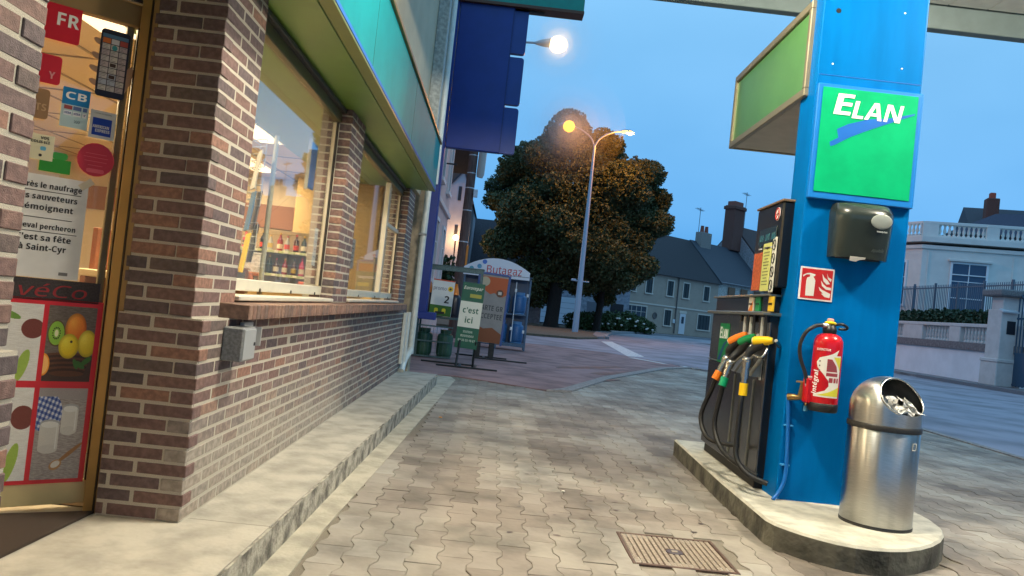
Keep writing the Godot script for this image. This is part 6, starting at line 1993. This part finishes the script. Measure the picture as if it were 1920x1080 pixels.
func trees() -> void:
	tree("broad dense tree with a thick trunk left of the tall street lamp", V(4.1, 0.1, -55.6), V(0.2, 8.5, 0), V(5.75, 6.7, 6.2), 0.5, 80, 64000, 11)
	tree("second tree with a thin trunk right of the tall street lamp", V(7.6, 0.1, -57.5), V(0.2, 7.3, 0), V(4.3, 5.9, 4.6), 0.28, 56, 42000, 23)
	var names := [["low flowering shrub at the foot of the thin trunk", V(7.6, 0.1, -60), 1.2], ["dark shrub beside the tall street lamp post", V(6.4, 0.1, -58.5), 1.1], ["spiky green shrub in front of the wide house window", V(11.6, 0.15, -70), 1.5], ["small flowering shrub at the right end of the flower bed", V(13.1, 0.15, -71), 1.2], ["green shrub left of the spiky shrub", V(9.8, 0.15, -67), 1.3]]
	var k := 0
	for q in names:
		var o := thing("shrub", q[0], "shrub", q[1])
		var s: float = q[2]
		leaf_cloud(o, "foliage", [[V(0, 0.5 * s, 0), V(1.1, 0.7, 0.8) * s], [V(0.8, 0.4 * s, 0.2), V(0.7, 0.5, 0.6) * s]], 500, 0.2, leaf_mat(rgb(58, 80, 46)), 40 + k)
		var st := MB.new()
		for j in 7:
			st.tube([V(j * 0.12 - 0.3, 0, 0), V(j * 0.2 - 0.5, 0.9 * s, 0.1)], 0.02, 5)
		put("stem", st, mat(rgb(60, 50, 36), 0.9), o)
		var fl := MB.new()
		for j in 8:
			fl.ball(V(rng.randf_range(-1, 1.3) * s, rng.randf_range(0.2, 0.8) * s, 0.75 * s + rng.randf_range(-0.1, 0.15)), V(0.12, 0.08, 0.1), 6, 4)
		var fo := put("flowers", fl, mat(rgb(214, 206, 200), 0.7), o)
		fo.set_meta("kind", "stuff")
		k += 1

# ---------------------------------------------------------------- houses to the right
func far_right() -> void:
	var h := thing("stone_house", "long two storey stone house with dark roof and shuttered windows", "house", V(12.3, 0.15, -75), 38.9)
	var stone := mat(rgb(172, 154, 140), 0.9, 0, "soft", V(0.3, 0.3, 0.3), "", 0, true)
	var trim := mat(rgb(206, 192, 180), 0.85)
	var slate := mat(rgb(46, 44, 52), 0.75, 0, "dirt", V(0.7, 0.7, 0.7), "bump", 3.0)
	bx("wall", V(7.0, 2.95, -4.5), V(15.8, 5.9, 9.0), stone, h, 0.0)
	bx("string_course", V(7.0, 2.78, 0.03), V(15.8, 0.14, 0.08), trim, h, 0.01)
	bx("gutter", V(7.0, 5.9, 0.12), V(16.0, 0.14, 0.22), mat(rgb(70, 66, 70), 0.6), h, 0.02)
	bx("corner_stones", V(-0.85, 2.95, 0.02), V(0.3, 5.9, 0.06), trim, h, 0.01)
	tb("drainpipe", [V(7.9, 0.1, 0.1), V(7.9, 5.9, 0.1)], 0.06, mat(rgb(90, 84, 84), 0.6), h, 8)
	var rf := MB.new()
	rf.prism(poly([0.35, 5.85, -4.5, 10.65, -9.35, 5.85]), -15.15, 1.1)
	put("roof", rf, slate, h, V(0, 0, 0), Basis(Vector3.UP, -PI / 2))
	bx("skylight", V(10.5, 8.35, -2.38), V(0.55, 0.5, 0.06), mat(rgb(170, 180, 200), 0.3), h, 0.01, Basis(Vector3.RIGHT, -0.83))
	var shut := mat(rgb(36, 42, 46), 0.5)
	for x in [0.95, 3.4, 6.7, 9.3, 12.8]:
		window_on(h, V(x, 4.62, 0.02), 0.95, 1.5, Basis(), trim, shut, 1, true)
	window_on(h, V(1.85, 1.7, 0.02), 2.9, 1.5, Basis(), trim, mat(rgb(44, 46, 58), 0.3), 3)
	window_on(h, V(6.7, 1.63, 0.02), 1.05, 1.55, Basis(), trim, shut, 1, true)
	window_on(h, V(12.8, 1.55, 0.02), 2.1, 1.55, Basis(), trim, shut, 3, true)
	var dr := bx("door", V(9.15, 1.15, 0.03), V(0.95, 2.1, 0.08), mat(rgb(206, 202, 206), 0.6), h, 0.01)
	bx("door_window", V(0, 0.4, 0.045), V(0.4, 0.7, 0.02), mat(rgb(40, 44, 56), 0.3), dr, 0.0)
	bx("door_arch", V(0, 1.2, 0.0), V(1.2, 0.28, 0.1), trim, dr, 0.03)
	var rw := MB.new()
	rw.lathe([Vector2(0.32, -0.04), Vector2(0.34, 0.05), Vector2(0.24, 0.05), Vector2(0.24, 0.0), Vector2(0, 0.0)], 18)
	put("round_window", rw, mat(rgb(96, 88, 86), 0.6), h, V(4.7, 1.7, 0.02), Basis(Vector3.RIGHT, PI / 2))
	bx("letter_box", V(7.75, 1.35, 0.06), V(0.4, 0.4, 0.14), mat(rgb(206, 206, 210), 0.5), h, 0.01)
	var brick := mat(rgb(122, 80, 70), 0.9, 0, "dirt", V(0.8, 0.8, 0.8), "bump", 2.0)
	bx("chimney", V(17.0, 10.4, -4.2), V(1.9, 2.8, 0.9), mat(rgb(160, 148, 142), 0.9, 0, "dirt", V(0.5, 0.5, 0.5)), h, 0.04)
	for x in [16.6, 17.4]:
		var pt := MB.new()
		pt.lathe([Vector2(0.24, 0), Vector2(0.18, 0.7), Vector2(0.2, 0.75), Vector2(0, 0.76)], 12)
		put("chimney_pot", pt, mat(rgb(150, 80, 64), 0.8), h, V(x, 11.8, -4.2))
	aerial(h, V(16.2, 11.6, -4.4), 3.0)
	# second, slightly taller house and the third with its big chimney
	var h2 := thing("slate_house", "grey slate roofed house joined to the right of the stone house", "house", h.position + Basis(Vector3.UP, deg_to_rad(38.9)) * V(14.95, 0, 0), 38.9)
	bx("wall", V(4.5, 3.05, -4.6), V(8.9, 6.1, 9.0), mat(rgb(200, 196, 190), 0.9, 0, "dirt", V(0.3, 0.3, 0.3)), h2, 0.0)
	var r2 := MB.new()
	r2.prism(poly([0.3, 6.05, -4.5, 10.75, -9.3, 6.05]), -9.0, -0.02)
	put("roof", r2, mat(rgb(70, 74, 86), 0.7, 0, "dirt", V(0.7, 0.7, 0.7), "bump", 3.0), h2, V(0, 0, 0), Basis(Vector3.UP, -PI / 2))
	bx("gutter", V(4.5, 6.1, 0.1), V(8.9, 0.14, 0.2), mat(rgb(170, 172, 180), 0.5), h2, 0.02)
	bx("skylight", V(7.9, 8.5, -2.3), V(0.6, 0.55, 0.06), mat(rgb(190, 198, 214), 0.3), h2, 0.01, Basis(Vector3.RIGHT, -0.82))
	for x in [2.4, 4.8, 7.4]:
		bx("shutter", V(x, 5.0, 0.03), V(1.2, 1.5, 0.08), mat(rgb(120, 88, 66), 0.7), h2, 0.01)
		bx("shutter", V(x, 1.8, 0.03), V(1.2, 1.7, 0.08), mat(rgb(120, 88, 66), 0.7), h2, 0.01)
	var h3 := thing("tall_gable_house", "taller brown roofed house with big brick chimney on its gable", "house", h2.position + Basis(Vector3.UP, deg_to_rad(38.9)) * V(9.0, 0, 0), 38.9)
	var g3 := MB.new()
	g3.prism(poly([1.5, 0, 1.5, 6.5, -5.0, 13.4, -11.5, 6.5, -11.5, 0]), -14.0, -0.0)
	put("wall", g3, mat(rgb(166, 160, 164), 0.9, 0, "dirt", V(0.3, 0.3, 0.3)), h3, V(0, 0, 0), Basis(Vector3.UP, -PI / 2))
	var r3 := MB.new()
	r3.prism(poly([1.9, 6.3, -5.0, 13.7, -5.0, 13.4, 1.7, 6.25]), -14.0, -0.1)
	r3.prism(poly([-5.0, 13.7, -11.9, 6.3, -11.7, 6.25, -5.0, 13.4]), -14.0, -0.1)
	put("roof", r3, mat(rgb(84, 66, 66), 0.85, 0, "dirt", V(0.7, 0.7, 0.7), "bump", 3.0), h3, V(0, 0, 0), Basis(Vector3.UP, -PI / 2))
	bx("chimney", V(-0.8, 13.2, -4.6), V(2.1, 5.4, 1.4), brick, h3, 0.05)
	bx("chimney_crown", V(-0.8, 15.6, -4.6), V(2.35, 0.4, 1.7), brick, h3, 0.05)
	bx("chimney_top", V(-0.8, 16.1, -4.6), V(1.7, 0.6, 1.1), mat(rgb(140, 84, 72), 0.9), h3, 0.05)
	aerial(h3, V(1.6, 13.0, -4.8), 5.0)
	# white garden wall with its balustrade, hedge, railings
	var white := mat(rgb(228, 228, 234), 0.85, 0, "soft", V(0.15, 0.15, 0.15), "", 0, true)
	var pale := mat(rgb(204, 198, 196), 0.85, 0, "soft", V(0.5, 0.5, 0.5))
	var w := thing("garden_wall", "low white garden wall carrying a stone balustrade, across the road", "garden wall", V(22.0, 0.1, -38.6))
	bx("wall", V(0.2, 0.7, 0), V(0.4, 1.42, 13.0), white, w, 0.0)
	bx("ledge", V(0.17, 1.58, 0), V(0.56, 0.36, 13.0), mat(rgb(134, 126, 128), 0.85, 0, "dirt", V(0.5, 0.5, 0.5)), w, 0.02)
	bx("coping", V(0.19, 2.56, 0), V(0.46, 0.16, 13.0), pale, w, 0.02)
	var z := 6.2
	var k := 0
	var bal := MB.new()
	bal.lathe([Vector2(0.1, 0), Vector2(0.1, 0.06), Vector2(0.05, 0.1), Vector2(0.1, 0.26), Vector2(0.05, 0.5), Vector2(0.09, 0.62), Vector2(0.09, 0.7)], 8)
	var balm := bal.mesh()
	while z > -6.4:
		if k % 12 == 0:
			bx("pier", V(0.18, 2.12, z - 0.35), V(0.4, 0.74, 0.9 if k % 24 else 1.9), pale, w, 0.02)
			z -= 0.9 if k % 24 else 1.4
		else:
			put("baluster", balm, pale, w, V(0.2, 1.77, z))
			z -= 0.26
		k += 1
	var hg := thing("hedge", "clipped dark green hedge on top of the balustrade", "hedge", V(22.5, 2.6, -38.6))
	leaf_cloud(hg, "foliage", [[V(0, 0.35, 0), V(0.4, 0.4, 6.3)]], 2600, 0.16, leaf_mat(rgb(44, 66, 48)), 77, 0.5)
	var rl := thing("iron_railings", "grey blue iron railings above the hedge", "railings", V(22.9, 2.6, -38.6))
	var iron := mat(rgb(96, 112, 128), 0.5, 0.4)
	bx("bottom_rail", V(0, 0.4, 0), V(0.04, 0.06, 12.8), iron, rl, 0.0)
	bx("top_rail", V(0, 2.0, 0), V(0.04, 0.06, 12.8), iron, rl, 0.0)
	for j in 7:
		bx("post", V(0, 1.1, 6.2 - j * 2.05), V(0.09, 2.3, 0.09), iron, rl, 0.0)
	for j in 84:
		put("railing", rbox(V(0.028, 2.1, 0.028), 0.0), iron, rl, V(0, 1.1, 6.3 - j * 0.152))
	# gate piers and iron gate
	for q in [[-33.0, "stone gate pier with letter slot at the end of the garden wall"], [-27.6, "stone gate pier on the near side of the iron gate"]]:
		var gp := thing("gate_pier", q[1], "gate pier", V(21.75, 0.1, q[0]), 0, "gate piers across the road")
		bx("foot", V(0, 0.5, 0), V(1.15, 1.0, 1.15), pale, gp, 0.03)
		bx("shaft", V(0, 2.1, 0), V(0.95, 2.3, 0.95), pale, gp, 0.02)
		bx("band", V(0, 1.08, 0), V(1.2, 0.16, 1.2), pale, gp, 0.03)
		bx("neck", V(0, 3.5, 0), V(0.8, 0.6, 0.8), pale, gp, 0.03)
		bx("cap", V(0, 3.95, 0), V(1.4, 0.3, 1.4), mat(rgb(134, 130, 132), 0.85, 0, "dirt"), gp, 0.06)
		bx("letter_slot", V(-0.05, 2.5, 0.48), V(0.36, 0.56, 0.03), mat(rgb(30, 34, 44), 0.5), gp, 0.0)
		bx("sloping_cap", V(-0.2, 3.2, 0.5), V(0.7, 0.06, 0.3), mat(rgb(200, 204, 210), 0.4), gp, 0.0, Basis(Vector3.RIGHT, 0.4))
	var gt := thing("iron_gate", "tall dark blue iron gate with curved top between stone piers", "gate", V(21.9, 0.12, -30.3))
	var gi := mat(rgb(66, 88, 110), 0.5, 0.3)
	bx("sheet_panel", V(0, 0.75, 0), V(0.05, 1.3, 4.2), gi, gt, 0.0)
	for j in 22:
		var zz := -2.1 + j * 0.2
		var hh := 3.0 + 0.9 * pow(absf(zz) / 2.1, 2)
		put("gate_bar", rbox(V(0.04, hh, 0.04), 0.0), gi, gt, V(0, hh / 2 + 0.05, zz))
	for y in [0.12, 1.42, 2.9]:
		bx("gate_rail", V(0.0, y, 0), V(0.07, 0.08, 4.3), gi, gt, 0.0)
	var tp := []
	for j in 17:
		var zz := -2.1 + j * 4.2 / 16
		tp.append(V(0, 3.05 + 0.9 * pow(absf(zz) / 2.1, 2), zz))
	tb("curved_top", tp, 0.035, gi, gt, 6)
	for e in [-1.0, 1.0]:
		for j in 3:
			var sp := []
			for a in 13:
				sp.append(V(0, 3.45 + 0.2 * j, e * (1.0 + 0.4 * j)) + V(0, sin(a * 0.52), cos(a * 0.52)) * (0.05 + 0.012 * a))
			tb("scroll", sp, 0.02, gi, gt, 5)
	# the villa
	var v := thing("villa", "pale stone villa with balustraded flat roof across the road", "villa", V(25.5, 0.1, -47.0), -18.0)
	var vs := mat(rgb(224, 220, 214), 0.85, 0, "soft", V(0.2, 0.2, 0.2), "", 0, true)
	var body := MB.new()
	body.prism(poly([0, 0, 9.5, 0, 9.5, 9.0, -1.9, 9.0, -1.9, 2.4]), 0.0, 7.4, Transform3D(Basis(Vector3.RIGHT, -PI / 2), Vector3.ZERO))
	put("wall", body, vs, v)
	for q in [[7.35, 0.10, 0.22], [7.75, 0.26, 0.3]]:
		var c := MB.new()
		var e: float = q[1]
		c.prism(poly([-e * 0.5, -e, 9.5, -e, 9.5, 9.0, -1.9 - e, 9.0, -1.9 - e, 2.4 - e * 0.5]), 0, q[2], Transform3D(Basis(Vector3.RIGHT, -PI / 2), V(0, q[0], 0)))
		put("cornice", c, vs, v)
	bx("parapet_base", V(4.8, 8.1, -0.2), V(9.6, 0.2, 0.3), vs, v, 0.02)
	bx("parapet_rail", V(4.8, 8.95, -0.2), V(9.6, 0.18, 0.36), vs, v, 0.02)
	for x in [0.35, 3.7, 6.9, 9.2]:
		bx("parapet_pier", V(x, 8.5, -0.2), V(0.9 if x != 3.7 else 0.7, 0.86, 0.34), vs, v, 0.02)
	for j in 36:
		put("baluster", balm, vs, v, V(0.1 + j * 0.26, 8.2, -0.2))
	var left := Basis(Vector3.UP, atan2(-2.4, 1.9) + 0.0)
	for j in 11:
		put("baluster", balm, vs, v, V(-1.85 + j * 0.17, 8.2, -2.35 + j * 0.215))
	bx("parapet_rail", V(-0.95, 8.95, -1.35), V(3.1, 0.16, 0.3), vs, v, 0.02, Basis(Vector3.UP, atan2(-2.4, 1.9)))
	bx("parapet_base", V(-0.95, 8.1, -1.35), V(3.1, 0.16, 0.3), vs, v, 0.02, Basis(Vector3.UP, atan2(-2.4, 1.9)))
	var ft := mat(rgb(226, 228, 232), 0.6)
	for x in [2.6]:
		bx("window_hood", V(x, 6.75, 0.1), V(2.3, 0.14, 0.3), vs, v, 0.02)
		window_on(v, V(x, 5.05, 0.04), 1.8, 3.0, Basis(), ft, mat(rgb(60, 76, 100), 0.12), 1)
		bx("crossbar", V(x, 4.5, 0.1), V(1.8, 0.06, 0.05), ft, v, 0.0)
		bx("crossbar", V(x, 5.9, 0.1), V(1.8, 0.06, 0.05), ft, v, 0.0)
	window_on(v, V(7.6, 5.05, 0.04), 1.5, 3.0, Basis(), ft, mat(rgb(60, 76, 100), 0.12), 1)
	window_on(v, V(-0.98, 5.2, -1.18), 0.9, 2.6, Basis(Vector3.UP, atan2(-2.4, 1.9)), ft, mat(rgb(60, 76, 100), 0.12), 1)
	for x in [0.35, 4.9, 6.2]:
		bx("wall_panel", V(x, 5.2, 0.015), V(0.06, 4.0, 0.04), vs, v, 0.0)
	var vr := MB.new()
	vr.prism(poly([2.0, 8.9, 4.5, 10.2, 7.0, 10.3, 11, 8.9]), -8.0, -3.0)
	put("roof", vr, mat(rgb(96, 100, 120), 0.6, 0, "dirt"), v)
	var v2 := thing("manor_house", "dark roofed manor house with brick chimney behind the villa", "house", V(36.2, -0.6, -55), -18)
	bx("wall", V(5, 4.9, -4), V(10.0, 9.8, 8), vs, v2, 0.0)
	var mr := MB.new()
	mr.prism(poly([0.4, 9.7, -4, 13.2, -8.4, 9.7]), -10.4, 2.4)
	put("roof", mr, mat(rgb(66, 68, 80), 0.7, 0, "dirt", V(0.7, 0.7, 0.7)), v2, V(0, 0, 0), Basis(Vector3.UP, -PI / 2))
	bx("chimney", V(-1.0, 11.8, -2.0), V(0.85, 3.6, 0.9), brick, v2, 0.05)
	bx("chimney_pot", V(-1.0, 13.8, -2.0), V(0.4, 0.5, 0.4), mat(rgb(170, 80, 60), 0.8), v2, 0.05)
	bx("dormer", V(4.0, 11.6, -0.4), V(1.5, 2.2, 1.6), vs, v2, 0.02)
	var dm := MB.new()
	dm.prism(poly([-1.0, 12.7, 1.0, 12.7, 0, 13.5]), -1.4, 0.6)
	put("dormer_roof", dm, mat(rgb(56, 58, 70), 0.7), v2, V(4.0, 0, 0))

func aerial(parent: Node, at: Vector3, h: float) -> void:
	var m := MB.new()
	m.tube([at, at + V(0, h, 0)], 0.035, 5)
	m.tube([at + V(-0.7, h - 0.15, 0), at + V(0.5, h - 0.35, 0)], 0.025, 4)
	for k in 6:
		var c := at + V(-0.6 + k * 0.2, h - 0.17 - k * 0.033, 0)
		m.tube([c + V(0, 0, -0.35), c + V(0, 0, 0.35)], 0.015, 4)
	put("aerial", m, mat(rgb(70, 72, 80), 0.6), parent)

func mist(called: String, at: Vector3, size: float, density: float) -> void:   # damp air round a lamp, thinning outwards
	for k in 5:
		var f := FogVolume.new()
		f.name = numbered(called)
		f.shape = RenderingServer.FOG_VOLUME_SHAPE_ELLIPSOID
		f.size = Vector3.ONE * size * [1.0, 0.74, 0.54, 0.38, 0.24][k]
		var m := FogMaterial.new()
		m.albedo = Color(0.95, 0.95, 0.95)
		m.density = density * [0.04, 0.1, 0.28, 0.7, 1.4][k]
		f.material = m
		f.set_meta("kind", "stuff")
		add_child(f)
		f.position = at

func opposite() -> void:   # the far side of the road behind the viewer, which the panes and the steel bin mirror
	var k := 0
	for q in [[V(31, 0, -14), 12.0, 7.5, "cream two storey house across the road, right of the view"], [V(33, 0, 2), 14.0, 9.0, "tall grey house across the road, behind the viewer on the right"], [V(30, 0, 20), 15.0, 7.0, "long brown house across the road, farthest behind the viewer"]]:
		var h := thing("roadside_house", q[3], "house", q[0], -90)
		var w: float = q[1]
		var e: float = q[2]
		bx("wall", V(0, e / 2, -4), V(w, e, 8), mat([rgb(196, 186, 170), rgb(150, 148, 150), rgb(150, 124, 104)][k], 0.9, 0, "soft"), h, 0.0)
		var rf := MB.new()
		rf.prism(poly([0.4, e - 0.1, -4, e + 4, -8.4, e - 0.1]), -w / 2 - 0.2, w / 2 + 0.2)
		put("roof", rf, mat(rgb(62, 58, 62), 0.8), h, V(0, 0, 0), Basis(Vector3.UP, -PI / 2))
		for i in 4:
			for j in 2:
				window_on(h, V(-w / 2 + w * (i + 0.5) / 4, 1.8 + j * 3.0, 0.02), 1.0, 1.6)
		bx("chimney", V(w * 0.3, e + 3.6, -4), V(1.2, 2.4, 0.8), mat(rgb(122, 80, 70), 0.9), h, 0.04)
		k += 1
